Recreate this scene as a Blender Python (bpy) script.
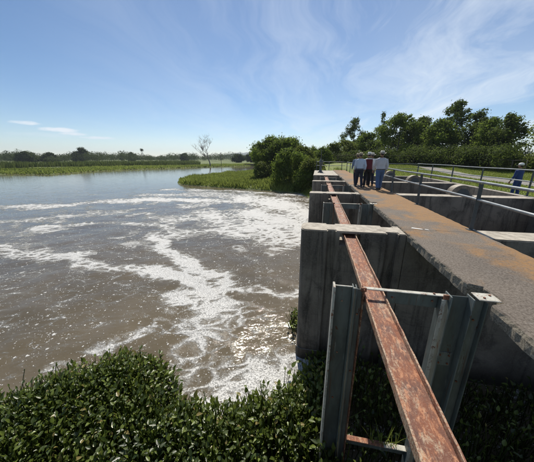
import bpy, bmesh, math, random
import numpy as np
from mathutils import Vector, Matrix

# ------------------------------------------------------------------ clear
for o in list(bpy.data.objects):
    bpy.data.objects.remove(o, do_unlink=True)
scene = bpy.context.scene
COL = scene.collection
R = math.radians
random.seed(7)
RNG = np.random.default_rng(7)

# ------------------------------------------------------------------ camera
PITCH, YAW = R(16.51), R(11.15)
CAM_Z = 1.5                                   # eye height above the walkway (walkway top is z = 0)
cam_d = bpy.data.cameras.new('camera')
cam_d.sensor_fit = 'HORIZONTAL'
cam_d.sensor_width = 36.0
cam_d.lens = 248.0 / 534.0 * 36.0
cam_d.clip_start = 0.05
cam_d.clip_end = 20000.0
cam = bpy.data.objects.new('camera', cam_d)
COL.objects.link(cam)
cam.location = (0, 0, CAM_Z)
cam.rotation_euler = (math.pi / 2 - PITCH, 0, YAW)
scene.camera = cam

# ------------------------------------------------------------------ sky, sun, exposure
SUN_EL, SUN_AZ = R(50), R(-9)                 # azimuth measured from +Y towards +X
world = bpy.data.worlds.new('World')
scene.world = world
world.use_nodes = True
wn, wl = world.node_tree.nodes, world.node_tree.links
wn.clear()


def wnode(t, **kw):
    n = wn.new(t)
    for k, v in kw.items():
        setattr(n, k, v)
    return n


def wmath(op, a, b=None, c=None, clamp=False):
    n = wn.new('ShaderNodeMath')
    n.operation = op
    n.use_clamp = clamp
    for i, v in enumerate((a, b, c)):
        if v is None:
            continue
        if isinstance(v, (int, float)):
            n.inputs[i].default_value = v
        else:
            wl.new(v, n.inputs[i])
    return n.outputs[0]


sky = wnode('ShaderNodeTexSky', sky_type='NISHITA', sun_disc=False)
sky.sun_elevation = SUN_EL
sky.sun_rotation = SUN_AZ
sky.altitude = 1500
sky.air_density = 1.0
sky.dust_density = 0.35
sky.ozone_density = 1.6
tc = wnode('ShaderNodeTexCoord')
sep = wnode('ShaderNodeSeparateXYZ')
wl.new(tc.outputs['Generated'], sep.inputs[0])
dx, dy, dz = sep.outputs
# cirrus on a flat layer high above: direction / height
zz = wmath('ADD', wmath('MAXIMUM', dz, 0.0), 0.12)
px, py = wmath('DIVIDE', dx, zz), wmath('DIVIDE', dy, zz)
comb = wnode('ShaderNodeCombineXYZ')
wl.new(px, comb.inputs[0]); wl.new(py, comb.inputs[1])
map1 = wnode('ShaderNodeMapping')
map1.inputs['Rotation'].default_value = (0, 0, R(27))
map1.inputs['Scale'].default_value = (1.25, 0.36, 1)
nw = wnode('ShaderNodeTexNoise')
nw.inputs['Scale'].default_value = 0.55
nw.inputs['Detail'].default_value = 3
wl.new(comb.outputs[0], nw.inputs['Vector'])
wv_ = wnode('ShaderNodeVectorMath', operation='MULTIPLY_ADD')
wl.new(nw.outputs['Color'], wv_.inputs[0])
wv_.inputs[1].default_value = (1.5, 1.5, 0)
wl.new(comb.outputs[0], wv_.inputs[2])
wl.new(wv_.outputs[0], map1.inputs[0])
n1 = wnode('ShaderNodeTexNoise')
n1.inputs['Scale'].default_value = 1.15
n1.inputs['Detail'].default_value = 9
n1.inputs['Roughness'].default_value = 0.64
n1.inputs['Distortion'].default_value = 0.55
wl.new(map1.outputs[0], n1.inputs['Vector'])
map2 = wnode('ShaderNodeMapping')
map2.inputs['Location'].default_value = (3.1, 1.7, 0)
map2.inputs['Scale'].default_value = (0.5, 0.32, 1)
wl.new(comb.outputs[0], map2.inputs[0])
n2 = wnode('ShaderNodeTexNoise')
n2.inputs['Scale'].default_value = 0.9
n2.inputs['Detail'].default_value = 4
wl.new(map2.outputs[0], n2.inputs['Vector'])
# more veil towards +X (the photograph's right), little on the left
side = wmath('MULTIPLY_ADD', dx, 0.85, 0.66, clamp=True)
cir = wmath('MULTIPLY', wmath('SUBTRACT', n1.outputs[0], 0.43), 3.3, clamp=True)
veil = wmath('MULTIPLY', wmath('SUBTRACT', n2.outputs[0], 0.36), 2.2, clamp=True)
cmask = wmath('MULTIPLY', wmath('MULTIPLY_ADD', cir, 0.78, wmath('MULTIPLY', veil, 0.42)), side)
# small flat clouds low over the left horizon: ellipses in azimuth / elevation
az = wmath('ARCTAN2', dx, dy)
el = wmath('ARCSINE', dz)
nn = wnode('ShaderNodeTexNoise')
nn.inputs['Scale'].default_value = 30
nn.inputs['Detail'].default_value = 5
mp3 = wnode('ShaderNodeMapping')
mp3.inputs['Scale'].default_value = (1, 1, 3)
wl.new(tc.outputs['Generated'], mp3.inputs[0])
wl.new(mp3.outputs[0], nn.inputs['Vector'])
puffs = None
for a0, e0, wa, we, amt in [(-53.4, 5.3, 2.2, 0.36, .95), (-49.0, 4.5, 2.9, .44, 1.15), (-47.2, 3.93, 2.2, .30, .8), (-43.3, 3.42, 3.2, .28, .75), (-51, 3.6, 5, .4, .2)]:
    u = wmath('DIVIDE', wmath('SUBTRACT', az, R(a0)), R(wa))
    v = wmath('DIVIDE', wmath('SUBTRACT', el, R(e0)), R(we))
    r2 = wmath('ADD', wmath('MULTIPLY', u, u), wmath('MULTIPLY', v, v))
    r2 = wmath('ADD', r2, wmath('MULTIPLY', wmath('SUBTRACT', nn.outputs[0], 0.5), 2.2))
    m = wmath('MULTIPLY', wmath('SUBTRACT', 1.0, r2, clamp=True), amt)
    puffs = m if puffs is None else wmath('MAXIMUM', puffs, m)
cmask = wmath('MAXIMUM', cmask, puffs, clamp=True)
mixc = wnode('ShaderNodeMix', data_type='RGBA')
wl.new(cmask, mixc.inputs[0])
hs = wnode('ShaderNodeHueSaturation')
hs.inputs['Saturation'].default_value = 1.12
wl.new(sky.outputs[0], hs.inputs['Color'])
wl.new(hs.outputs[0], mixc.inputs[6])
mixc.inputs[7].default_value = (8.2, 8.9, 9.6, 1)
bg = wnode('ShaderNodeBackground')
bg.inputs['Strength'].default_value = 0.10
wl.new(mixc.outputs[2], bg.inputs['Color'])
wo = wnode('ShaderNodeOutputWorld')
wl.new(bg.outputs[0], wo.inputs['Surface'])

sun_d = bpy.data.lights.new('sun', 'SUN')
sun_d.energy = 5.0
sun_d.angle = R(0.53)
sun_d.color = (1.0, 0.94, 0.83)
sun = bpy.data.objects.new('sun', sun_d)
COL.objects.link(sun)
to_sun = Vector((math.sin(SUN_AZ) * math.cos(SUN_EL), math.cos(SUN_AZ) * math.cos(SUN_EL), math.sin(SUN_EL)))
sun.rotation_euler = to_sun.to_track_quat('Z', 'Y').to_euler()
sun.location = (0, 0, 40)

vs = scene.view_settings
vs.view_transform = 'Standard'
vs.look = 'None'
vs.exposure = 0.08
vs.gamma = 1.0
vs.use_curve_mapping = False

# ------------------------------------------------------------------ material helpers


class NT:
    """tiny node-tree helper"""

    def __init__(self, name):
        self.m = bpy.data.materials.new(name)
        self.m.use_nodes = True
        self.n, self.l = self.m.node_tree.nodes, self.m.node_tree.links
        self.n.clear()
        self.out = self.n.new('ShaderNodeOutputMaterial')
        self.b = self.n.new('ShaderNodeBsdfPrincipled')
        self.l.new(self.b.outputs[0], self.out.inputs['Surface'])
        self.tc = self.n.new('ShaderNodeTexCoord')
        self.geo = None

    def put(self, sock, v):
        if isinstance(v, (int, float)):
            sock.default_value = v
        elif isinstance(v, (tuple, list)):
            sock.default_value = tuple(v) + ((1,) if len(v) == 3 and sock.type == 'RGBA' else ())
        else:
            self.l.new(v, sock)

    def coord(self, scale=(1, 1, 1), loc=(0, 0, 0), rot=(0, 0, 0), src=None):
        if src is None:
            if self.geo is None:
                self.geo = self.n.new('ShaderNodeNewGeometry')
            src = self.geo.outputs['Position']
        mp = self.n.new('ShaderNodeMapping')
        mp.inputs['Scale'].default_value = scale
        mp.inputs['Location'].default_value = loc
        mp.inputs['Rotation'].default_value = rot
        self.l.new(src, mp.inputs[0])
        return mp.outputs[0]

    def noise(self, scale, detail=4, rough=.55, dist=0, vec=None):
        n = self.n.new('ShaderNodeTexNoise')
        n.inputs['Scale'].default_value = scale
        n.inputs['Detail'].default_value = detail
        n.inputs['Roughness'].default_value = rough
        n.inputs['Distortion'].default_value = dist
        self.l.new(vec if vec is not None else self.coord(), n.inputs['Vector'])
        return n.outputs['Fac']

    def voro(self, scale, vec=None, feature='F1', rand=1.0):
        n = self.n.new('ShaderNodeTexVoronoi')
        n.feature = feature
        n.inputs['Scale'].default_value = scale
        n.inputs['Randomness'].default_value = rand
        self.l.new(vec if vec is not None else self.coord(), n.inputs['Vector'])
        return n

    def math(self, op, a, b=None, c=None, clamp=False):
        n = self.n.new('ShaderNodeMath')
        n.operation = op
        n.use_clamp = clamp
        for i, v in enumerate((a, b, c)):
            if v is not None:
                self.put(n.inputs[i], v)
        return n.outputs[0]

    def step(self, v, lo, hi, a=0.0, b=1.0):
        n = self.n.new('ShaderNodeMapRange')
        n.interpolation_type = 'SMOOTHSTEP'
        self.put(n.inputs[0], v)
        for i, x in zip((1, 2, 3, 4), (lo, hi, a, b)):
            self.put(n.inputs[i], x)
        return n.outputs[0]

    def mix(self, f, a, b, mode='MIX'):
        n = self.n.new('ShaderNodeMix')
        n.data_type = 'RGBA'
        n.blend_type = mode
        self.put(n.inputs[0], f)
        self.put(n.inputs[6], a)
        self.put(n.inputs[7], b)
        return n.outputs[2]

    def attr(self, name):
        n = self.n.new('ShaderNodeAttribute')
        n.attribute_name = name
        return n

    def bump(self, h, strength=.3, dist=.02, prev=None):
        n = self.n.new('ShaderNodeBump')
        n.inputs['Strength'].default_value = strength
        n.inputs['Distance'].default_value = dist
        self.put(n.inputs['Height'], h)
        if prev is not None:
            self.l.new(prev, n.inputs['Normal'])
        self.l.new(n.outputs[0], self.b.inputs['Normal'])
        return n.outputs[0]

    def set(self, **kw):
        for k, v in kw.items():
            self.put(self.b.inputs[k.replace('_', ' ')], v)
        return self


def mat_plain(name, col, rough=.7, var=.25, scale=8.0, metal=0.0):
    t = NT(name)
    n = t.noise(scale, 4)
    dark = tuple(c * (1 - var) for c in col)
    lite = tuple(min(1, c * (1 + var)) for c in col)
    t.set(Base_Color=t.mix(n, dark, lite), Roughness=rough, Metallic=metal)
    t.bump(t.noise(scale * 6, 3), .15, .01)
    return t.m


def mat_concrete_pier():
    t = NT('pier_concrete')
    big = t.noise(1.1, 5, .6)
    col = t.mix(t.step(big, .32, .7), (.135, .112, .088), (.25, .215, .17))
    streak = t.noise(1, 7, .70, .6, t.coord((4.2, 4.2, .38)))
    blot = t.noise(1.6, 6, .7, .5, t.coord((1, 1, .8), (4, 2, 7)))
    col = t.mix(t.math('MULTIPLY', t.step(blot, .5, .62), .55), col, (.05, .042, .033))
    col = t.mix(t.step(streak, .47, .68, 0, .88), col, (.036, .030, .024))
    fine = t.noise(38, 4, .7)
    col = t.mix(t.math('MULTIPLY', t.step(fine, .45, .75), .35), col, (.30, .28, .25))
    # horizontal formwork joints, slightly darker
    sp = t.n.new('ShaderNodeSeparateXYZ')
    t.l.new(t.coord(), sp.inputs[0])
    jl = t.math('ABSOLUTE', t.math('SUBTRACT', t.math('FRACT', t.math('MULTIPLY_ADD', sp.outputs[2], .83, .3)), .5))
    jm = t.step(jl, 0, .012, .6, 0)
    col = t.mix(t.math('MULTIPLY', jm, t.noise(3, 2)), col, (.05, .05, .048))
    # paler top faces
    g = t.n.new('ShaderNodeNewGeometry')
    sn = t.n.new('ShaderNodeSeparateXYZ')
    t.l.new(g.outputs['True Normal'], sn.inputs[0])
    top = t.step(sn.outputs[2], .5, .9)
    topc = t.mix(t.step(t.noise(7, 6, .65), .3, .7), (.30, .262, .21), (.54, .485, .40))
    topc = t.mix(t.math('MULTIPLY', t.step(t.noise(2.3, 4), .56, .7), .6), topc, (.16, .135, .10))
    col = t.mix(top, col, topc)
    # a damp, algae dark belt just above the water
    wet = t.step(t.math('ADD', sp.outputs[2], t.math('MULTIPLY', t.noise(4, 3), .35)), -3.3, -2.5, 1, 0)
    col = t.mix(t.math('MULTIPLY', wet, .75), col, (.024, .022, .015))
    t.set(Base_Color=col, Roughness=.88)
    b1 = t.bump(t.noise(9, 6, .7), .35, .03)
    t.bump(t.noise(70, 4, .7), .45, .008, b1)
    return t.m


def mat_deck():
    t = NT('walkway_concrete')
    sp = t.n.new('ShaderNodeSeparateXYZ')
    t.l.new(t.coord(), sp.inputs[0])
    big = t.noise(.9, 5, .6)
    col = t.mix(t.step(big, .3, .7), (.090, .068, .050), (.180, .142, .105))
    fine = t.noise(1, 7, .75, .2, t.coord((42, 36, 40)))
    col = t.mix(t.step(fine, .36, .66, 0, .72), t.mix(.55, col, (.055, .040, .030)), t.mix(.5, col, (.42, .37, .31)))
    # orange lichen and rust stain, growing on the upstream edge and further along
    band = t.step(sp.outputs[0], 2.2, 3.35)
    along = t.step(sp.outputs[1], 3.6, 9.5)
    patch = t.noise(1.25, 6, .62, .4, t.coord((1, .75, 1), (3.7, 1.2, 0)))
    lich = t.step(t.math('ADD', patch, t.math('ADD', t.math('MULTIPLY', band, .22), t.math('MULTIPLY', along, .15))), .56, .76)
    lich = t.math('MULTIPLY', lich, t.step(t.noise(19, 6, .75), .30, .60, .20, 1))
    oc = t.mix(t.noise(5, 4), (.20, .100, .032), (.44, .225, .060))
    col = t.mix(t.math('MULTIPLY', lich, .85), col, oc)
    # dark moss pits
    pit = t.step(t.noise(1, 5, .65, .5, t.coord((6, 4, 6))), .60, .72)
    col = t.mix(t.math('MULTIPLY', pit, .45), col, (.045, .04, .03))
    # pale worn scratches running across
    scr = t.noise(1, 3, .6, .4, t.coord((2.2, 26, 3), rot=(0, 0, .22)))
    col = t.mix(t.math('MULTIPLY', t.step(scr, .66, .74), .35), col, (.50, .48, .45))
    g = t.n.new('ShaderNodeNewGeometry')
    sn = t.n.new('ShaderNodeSeparateXYZ')
    t.l.new(g.outputs['True Normal'], sn.inputs[0])
    sidec = t.mix(t.step(t.noise(48, 6, .78), .35, .65), (.11, .090, .062), (.42, .36, .27))  # pale broken sides, lightened further for the lit edge line
    col = t.mix(t.step(sn.outputs[2], .2, .8), sidec, col)
    t.set(Base_Color=col, Roughness=.9)
    b1 = t.bump(t.noise(6, 6, .65), .4, .014)
    b2 = t.bump(t.noise(60, 5, .8), .7, .009, b1)
    t.bump(t.voro(120).outputs['Distance'], .3, .004, b2)
    return t.m


def mat_rust_beam(name='rusty_red_paint', worn=.51):
    t = NT(name)
    sp = t.n.new('ShaderNodeSeparateXYZ')
    t.l.new(t.coord(), sp.inputs[0])
    n = t.noise(1, 6, .68, .3, t.coord((9, 4, 9)))
    col = t.mix(t.step(n, .3, .68), (.110, .038, .020), (.26, .092, .045))
    s = t.noise(1, 6, .75, .2, t.coord((26, 10, 26)))
    col = t.mix(t.step(s, .50, .62), col, (.44, .20, .10))
    sp2 = t.noise(1, 5, .8, .1, t.coord((75, 40, 75)))
    col = t.mix(t.math('MULTIPLY', t.step(sp2, .56, .64), .45), col, (.48, .33, .23))
    col = t.mix(t.math('MULTIPLY', t.step(sp2, .40, .34), .7), col, (.05, .02, .013))
    # bare, worn pale grey patches
    w = t.noise(1, 7, .78, .5, t.coord((8, 2.6, 8), (1.3, .4, 0)))
    w2 = t.math('MULTIPLY', t.step(w, worn, worn + .10), t.step(t.noise(60, 4, .75), .40, .55))
    col = t.mix(t.math('MULTIPLY', w2, .75), col, (.52, .40, .27))
    d = t.noise(1, 5, .7, .3, t.coord((14, 3, 14), (5, 2, 0)))
    col = t.mix(t.math('MULTIPLY', t.step(d, .58, .70), .7), col, (.045, .018, .012))
    t.set(Base_Color=col, Roughness=t.step(n, .3, .7, .55, .85), Metallic=.0)
    b = t.bump(t.noise(30, 6, .75), .6, .006)
    t.bump(t.noise(120, 4, .7), .5, .003, b)
    return t.m


def mat_green_paint(name='green_painted_steel', tint=(.150, .172, .158)):
    t = NT(name)
    n = t.noise(1, 6, .65, .3, t.coord((5, 5, 1.4)))
    c0 = tuple(x * .55 for x in tint)
    col = t.mix(t.step(n, .32, .68), c0, tint)
    ch = t.noise(1, 6, .75, .4, t.coord((15, 15, 3.5)))
    col = t.mix(t.step(ch, .60, .66), col, (.12, .055, .032))
    pale = t.noise(1, 6, .75, .2, t.coord((20, 20, 2), (3, 3, 3)))
    col = t.mix(t.math('MULTIPLY', t.step(pale, .60, .7), .6), col, (.32, .35, .33))
    run = t.noise(1, 6, .7, .2, t.coord((16, 16, .7), (7, 1, 2)))
    col = t.mix(t.math('MULTIPLY', t.step(run, .57, .70), .8), col, (.15, .065, .03))
    t.set(Base_Color=col, Roughness=.5)
    t.bump(t.noise(60, 5, .7), .35, .004)
    return t.m


def mat_pale_lit_paint():
    t = NT('pale_lit_paint')  # pale paint and rust; sunlight on tops and edges is in this colour
    n = t.noise(1, 6, .7, .3, t.coord((10, 10, 5)))
    col = t.mix(t.step(n, .3, .62), (.30, .285, .235), (.52, .50, .43))
    ch = t.noise(1, 6, .78, .5, t.coord((16, 16, 9), (2, 1, 0)))
    col = t.mix(t.step(ch, .54, .62), col, (.20, .085, .045))
    t.set(Base_Color=col, Roughness=.7)
    t.bump(t.noise(70, 5, .7), .4, .004)
    return t.m


def mat_rail():
    t = NT('galvanised_rail_paint')
    n = t.noise(1, 5, .65, .2, t.coord((12, 5, 12)))
    col = t.mix(t.step(n, .3, .7), (.13, .145, .15), (.26, .28, .29))
    ch = t.noise(1, 6, .75, .2, t.coord((30, 9, 30)))
    col = t.mix(t.step(ch, .62, .68), col, (.12, .06, .035))
    t.set(Base_Color=col, Roughness=.42, Metallic=.25)
    t.bump(t.noise(90, 4, .7), .25, .003)
    return t.m


def mat_foliage(name, dark, lite, trans=.28, rough=.55, spec=.35, dead=None):
    t = NT(name)
    a = t.attr('rnd').outputs['Fac']
    col = t.mix(a, dark, lite)
    if dead:
        col = t.mix(t.step(a, .93, .97), col, dead)
    t.set(Base_Color=col, Roughness=rough)
    t.b.inputs['Specular IOR Level'].default_value = spec
    tr = t.n.new('ShaderNodeBsdfTranslucent')
    t.l.new(t.mix(.5, col, tuple(min(1, c * 1.6) for c in lite)), tr.inputs[0])
    mx = t.n.new('ShaderNodeMixShader')
    mx.inputs[0].default_value = trans
    t.l.new(t.b.outputs[0], mx.inputs[1])
    t.l.new(tr.outputs[0], mx.inputs[2])
    t.l.new(mx.outputs[0], t.out.inputs['Surface'])
    return t.m


def mat_bark(name='bark', c0=(.05, .04, .03), c1=(.13, .11, .09)):
    t = NT(name)
    n = t.noise(1, 5, .65, .4, t.coord((6, 6, 1.2)))
    t.set(Base_Color=t.mix(n, c0, c1), Roughness=.9)
    t.bump(t.noise(1, 5, .7, .3, t.coord((20, 20, 4))), .6, .03)
    return t.m


def mat_ground(name, a, b, c, s=.35):
    t = NT(name)
    n = t.noise(s, 7, .62)
    col = t.mix(t.step(n, .35, .65), a, b)
    col = t.mix(t.math('MULTIPLY', t.step(t.noise(s * 6, 5, .7), .48, .7), .7), col, c)
    t.set(Base_Color=col, Roughness=.95)
    b1 = t.bump(t.noise(3, 6, .75), .6, .08)
    t.bump(t.noise(22, 4, .75), .6, .03, b1)
    return t.m


def mat_water():
    t = NT('muddy_foamy_water')
    dens = t.attr('foam').outputs['Fac']
    flow = t.attr('flow').outputs['Vector']
    pos = t.coord()
    # lacy foam: big warped shapes, broken by finer holes
    wv = t.n.new('ShaderNodeTexNoise')
    wv.inputs['Scale'].default_value = .55
    wv.inputs['Detail'].default_value = 3
    t.l.new(flow, wv.inputs['Vector'])
    add = t.n.new('ShaderNodeVectorMath')
    add.operation = 'MULTIPLY_ADD'
    t.l.new(wv.outputs['Color'], add.inputs[0])
    add.inputs[1].default_value = (1.7, 1.7, 0)
    t.l.new(flow, add.inputs[2])
    warp = add.outputs[0]
    f1 = t.noise(.95, 8, .66, .6, warp)
    f2 = t.noise(3.6, 6, .7, .5, warp)
    f3 = t.noise(17, 5, .75, .2, pos)
    vor = t.voro(1.9, warp, 'DISTANCE_TO_EDGE').outputs['Distance']
    lace = t.step(vor, 0, .28, .13, -.07)
    h = t.math('ADD', t.math('MULTIPLY', f1, .62), t.math('ADD', t.math('MULTIPLY', f2, .42), lace))
    h = t.math('ADD', t.math('SUBTRACT', h, .05), t.math('MULTIPLY', t.math('SUBTRACT', f3, .5), .50))
    thr = t.math('MULTIPLY_ADD', dens, -.41, .735)
    foam = t.step(t.math('SUBTRACT', h, thr), -.02, .07)
    holes = t.step(t.noise(26, 5, .8, .3, pos), .34, .50, .30, 1)
    foam = t.math('MULTIPLY', foam, holes)
    film = t.math('MULTIPLY', t.step(t.math('SUBTRACT', h, thr), -.13, .06), t.step(t.noise(6, 5, .7, .6, warp), .35, .65, .12, .55))
    film = t.math('MULTIPLY', film, t.step(dens, .18, .42, .15, 1))
    foam = t.math('MAXIMUM', foam, film)

    # drifting flecks and bubbles, plus sun sparkle painted as dots: a cell holds one when its own number is under the local amount
    def dots(scale, p_lo, p_hi, rmin, rmax, src):
        v = t.voro(scale, src)
        sc = t.n.new('ShaderNodeSeparateColor')
        t.l.new(v.outputs['Color'], sc.inputs[0])
        amount = t.step(t.math('MULTIPLY_ADD', dens, .55, t.noise(.6, 5, .65, .5, flow)), .42, .95, p_lo, p_hi)
        on = t.math('LESS_THAN', sc.outputs[0], amount)
        rad_ = t.math('MULTIPLY_ADD', sc.outputs[1], rmax - rmin, rmin)
        return t.math('MULTIPLY', on, t.step(t.math('SUBTRACT', rad_, v.outputs['Distance']), 0, .07))
    wob_ = t.n.new('ShaderNodeVectorMath')
    wob_.operation = 'MULTIPLY_ADD'
    nz = t.n.new('ShaderNodeTexNoise')
    nz.inputs['Scale'].default_value = 7
    t.l.new(pos, nz.inputs['Vector'])
    t.l.new(nz.outputs['Color'], wob_.inputs[0])
    wob_.inputs[1].default_value = (.16, .16, 0)
    t.l.new(pos, wob_.inputs[2])
    d1 = dots(3.6, .004, .34, .08, .20, wob_.outputs[0])
    d2 = dots(7.5, .015, .75, .12, .34, wob_.outputs[0])
    d3 = dots(19., .012, .85, .15, .36, pos)
    speck = t.math('MAXIMUM', t.math('MULTIPLY', d1, .8), t.math('MAXIMUM', t.math('MULTIPLY', d2, .75), t.math('MULTIPLY', d3, .7)))
    foam = t.math('MAXIMUM', foam, speck, clamp=True)
    mud = t.mix(t.step(t.noise(.25, 4, .6, .4, flow), .3, .7), (.098, .078, .046), (.138, .110, .068))
    mud = t.mix(t.math('MULTIPLY', dens, .30), mud, (.20, .172, .13))
    fc = t.mix(t.noise(5, 3), (.62, .60, .56), (.84, .83, .80))
    t.set(Base_Color=t.mix(foam, mud, fc), Roughness=t.math('MULTIPLY_ADD', foam, .60, .05), IOR=1.33)
    calm = t.attr('calm').outputs['Fac']
    b1 = t.bump(t.math('MULTIPLY', calm, t.noise(.9, 4, .5, .4, flow)), .22, .22)
    b2 = t.bump(t.math('MULTIPLY', calm, t.noise(3.6, 3, .5, .8, pos)), .24, .045, b1)
    b3 = t.bump(t.math('MULTIPLY', calm, t.noise(16, 4, .6, .4, pos)), .34, .010, b2)
    t.bump(t.math('MULTIPLY', foam, t.noise(14, 4, .7, .2, pos)), .8, .06, b3)
    return t.m


M = {}
M['pier'] = mat_concrete_pier()
M['deck'] = mat_deck()
M['rust'] = mat_rust_beam()
M['rustpale'] = mat_rust_beam('sunlit_rust_edge', .42)  # paler rust copy: sun on the flange edges put into colour
M['green'] = mat_green_paint()
M['green2'] = mat_green_paint('light_green_painted_steel', (.22, .245, .225))
M['pale'] = mat_pale_lit_paint()
M['rail'] = mat_rail()
M['postm'] = mat_plain('dark_post_paint', (.055, .065, .07), .5, .4, 20)
M['water'] = mat_water()
M['bark'] = mat_bark()
M['bare'] = mat_bark('bare_wood', (.12, .11, .10), (.24, .22, .20))
M['leafA'] = mat_foliage('leaf_broad_green', (.030, .052, .009), (.160, .220, .034), .50, .7, .08)
M['leafB'] = mat_foliage('leaf_olive', (.036, .052, .010), (.165, .200, .040), .48, .7, .08)
M['leafC'] = mat_foliage('leaf_dark_blue_green', (.022, .038, .010), (.105, .142, .030), .48, .7, .08)
M['leafF'] = mat_foliage('leaf_far', (.030, .044, .018), (.085, .110, .036), .3, .8, .05)
M['hyac'] = mat_foliage('hyacinth_leaf', (.015, .030, .004), (.20, .255, .045), .34, .36, .5, (.24, .19, .06))
M['grass'] = mat_foliage('grass_blade', (.075, .105, .018), (.235, .275, .062), .4, .8, .05)
M['reed'] = mat_foliage('reed_blade', (.040, .056, .016), (.120, .150, .045), .35, .8, .05)
M['terrain'] = mat_ground('floodplain_turf', (.075, .105, .024), (.14, .17, .04), (.15, .14, .06), .06)
M['lawn'] = mat_ground('lawn_turf', (.115, .150, .028), (.20, .235, .050), (.22, .21, .08), .4)
M['path'] = mat_ground('gravel_path', (.20, .185, .16), (.29, .27, .24), (.14, .13, .11), 1.5)
M['hill'] = mat_ground('scrub_hill', (.06, .075, .04), (.09, .10, .06), (.05, .06, .035), .004)
M['earth'] = mat_ground('bank_earth', (.07, .055, .04), (.12, .095, .07), (.05, .045, .03), 1.0)
M['white_paint'] = mat_plain('white_paint_mark', (.70, .69, .66), .7, .15, 30)
M['galv'] = mat_plain('galvanised_wire', (.20, .20, .20), .5, .3, 10, .5)
M['timber'] = mat_plain('weathered_timber', (.10, .08, .065), .85, .3, 6)
M['skin'] = mat_plain('skin', (.34, .19, .125), .5, .08, 30)
M['hair'] = mat_plain('dark_hair', (.018, .014, .011), .5, .3, 60)
M['shoe'] = mat_plain('dark_shoe_leather', (.03, .024, .02), .45, .3, 40)


def mat_cloth(name, col, var=.18):
    t = NT(name)
    n = t.noise(9, 4, .6)
    t.set(Base_Color=t.mix(n, tuple(c * (1 - var) for c in col), tuple(min(1, c * (1 + var)) for c in col)), Roughness=.9)
    b = t.bump(t.noise(1, 3, .6, 1.2, t.coord((14, 14, 6))), .6, .03)
    t.bump(t.noise(300, 2), .2, .002, b)
    return t.m


# ------------------------------------------------------------------ object helpers


def tag(o, label, cat, group=None):
    o['label'] = label
    o['category'] = cat
    if group:
        o['group'] = group
    return o


def link(name, me, mat=None, parent=None, kind=None):
    if mat is not None:
        me.materials.append(mat)
    o = bpy.data.objects.new(name, me)
    COL.objects.link(o)
    if parent is not None:
        o.parent = parent
    if kind:
        o['kind'] = kind
    return o


def empty(name, loc=(0, 0, 0), rz=0):
    o = bpy.data.objects.new(name, None)
    o.empty_display_size = .3
    COL.objects.link(o)
    o.location = loc
    o.rotation_euler = (0, 0, rz)
    return o


def copy_tree(o, parent=None):
    c = o.copy()
    COL.objects.link(c)
    c.parent = parent
    for ch in list(o.children):
        copy_tree(ch, c)
    return c


def np_mesh(name, V, F, attrs=None, smooth=False):
    """V (n,3), F (m,k) all faces with k corners"""
    V = np.ascontiguousarray(V, np.float32)
    F = np.ascontiguousarray(F, np.int32)
    me = bpy.data.meshes.new(name)
    me.vertices.add(len(V))
    me.vertices.foreach_set('co', V.ravel())
    k = F.shape[1]
    me.loops.add(F.size)
    me.loops.foreach_set('vertex_index', F.ravel())
    me.polygons.add(len(F))
    me.polygons.foreach_set('loop_start', np.arange(0, F.size, k, dtype=np.int32))
    me.polygons.foreach_set('loop_total', np.full(len(F), k, np.int32))
    if smooth:
        me.polygons.foreach_set('use_smooth', np.ones(len(F), bool))
    me.update()
    for an, (ty, data) in (attrs or {}).items():
        a = me.attributes.new(an, ty, 'POINT')
        a.data.foreach_set('vector' if ty == 'FLOAT_VECTOR' else 'value', np.ascontiguousarray(data, np.float32).ravel())
    me.validate()
    return me


def bm_box(bm, x0, x1, y0, y1, z0, z1):
    vs_ = [bm.verts.new(p) for p in ((x0, y0, z0), (x1, y0, z0), (x1, y1, z0), (x0, y1, z0), (x0, y0, z1), (x1, y0, z1), (x1, y1, z1), (x0, y1, z1))]
    fs = []
    for f in ((0, 3, 2, 1), (4, 5, 6, 7), (0, 1, 5, 4), (1, 2, 6, 5), (2, 3, 7, 6), (3, 0, 4, 7)):
        fs.append(bm.faces.new([vs_[i] for i in f]))
    return vs_


def bm_prism(bm, poly, z0, z1):
    """poly counter-clockwise in plan"""
    a = [bm.verts.new((x, y, z0)) for x, y in poly]
    b = [bm.verts.new((x, y, z1)) for x, y in poly]
    n = len(poly)
    bm.faces.new(a[::-1])
    bm.faces.new(b)
    for i in range(n):
        j = (i + 1) % n
        bm.faces.new((a[i], a[j], b[j], b[i]))


def bm_tube(bm, pts, rad, seg=10, cap=True):
    """tapered tube through pts; rad a number or one per point"""
    pts = [Vector(p) for p in pts]
    n = len(pts)
    if isinstance(rad, (int, float)):
        rad = [rad] * n
    rings = []
    ref = None
    for i, p in enumerate(pts):
        d = (pts[min(i + 1, n - 1)] - pts[max(i - 1, 0)]).normalized()
        if ref is None:
            ref = d.orthogonal().normalized()
        ref = (ref - d * ref.dot(d)).normalized()
        s = d.cross(ref)
        rings.append([bm.verts.new(p + (ref * math.cos(2 * math.pi * k / seg) + s * math.sin(2 * math.pi * k / seg)) * rad[i]) for k in range(seg)])
    for i in range(n - 1):
        for k in range(seg):
            l = (k + 1) % seg
            f = bm.faces.new((rings[i][k], rings[i][l], rings[i + 1][l], rings[i + 1][k]))
            f.smooth = True
    if cap:
        bm.faces.new(rings[0][::-1])
        bm.faces.new(rings[-1])


def bm_lathe(bm, prof, seg=24, c=(0, 0, 0)):
    rings = []
    for r, z in prof:
        rings.append([bm.verts.new((c[0] + r * math.cos(2 * math.pi * k / seg), c[1] + r * math.sin(2 * math.pi * k / seg), c[2] + z)) for k in range(seg)])
    for i in range(len(prof) - 1):
        for k in range(seg):
            l = (k + 1) % seg
            f = bm.faces.new((rings[i][k], rings[i][l], rings[i + 1][l], rings[i + 1][k]))
            f.smooth = True
    bm.faces.new(rings[0][::-1])
    bm.faces.new(rings[-1])


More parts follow.
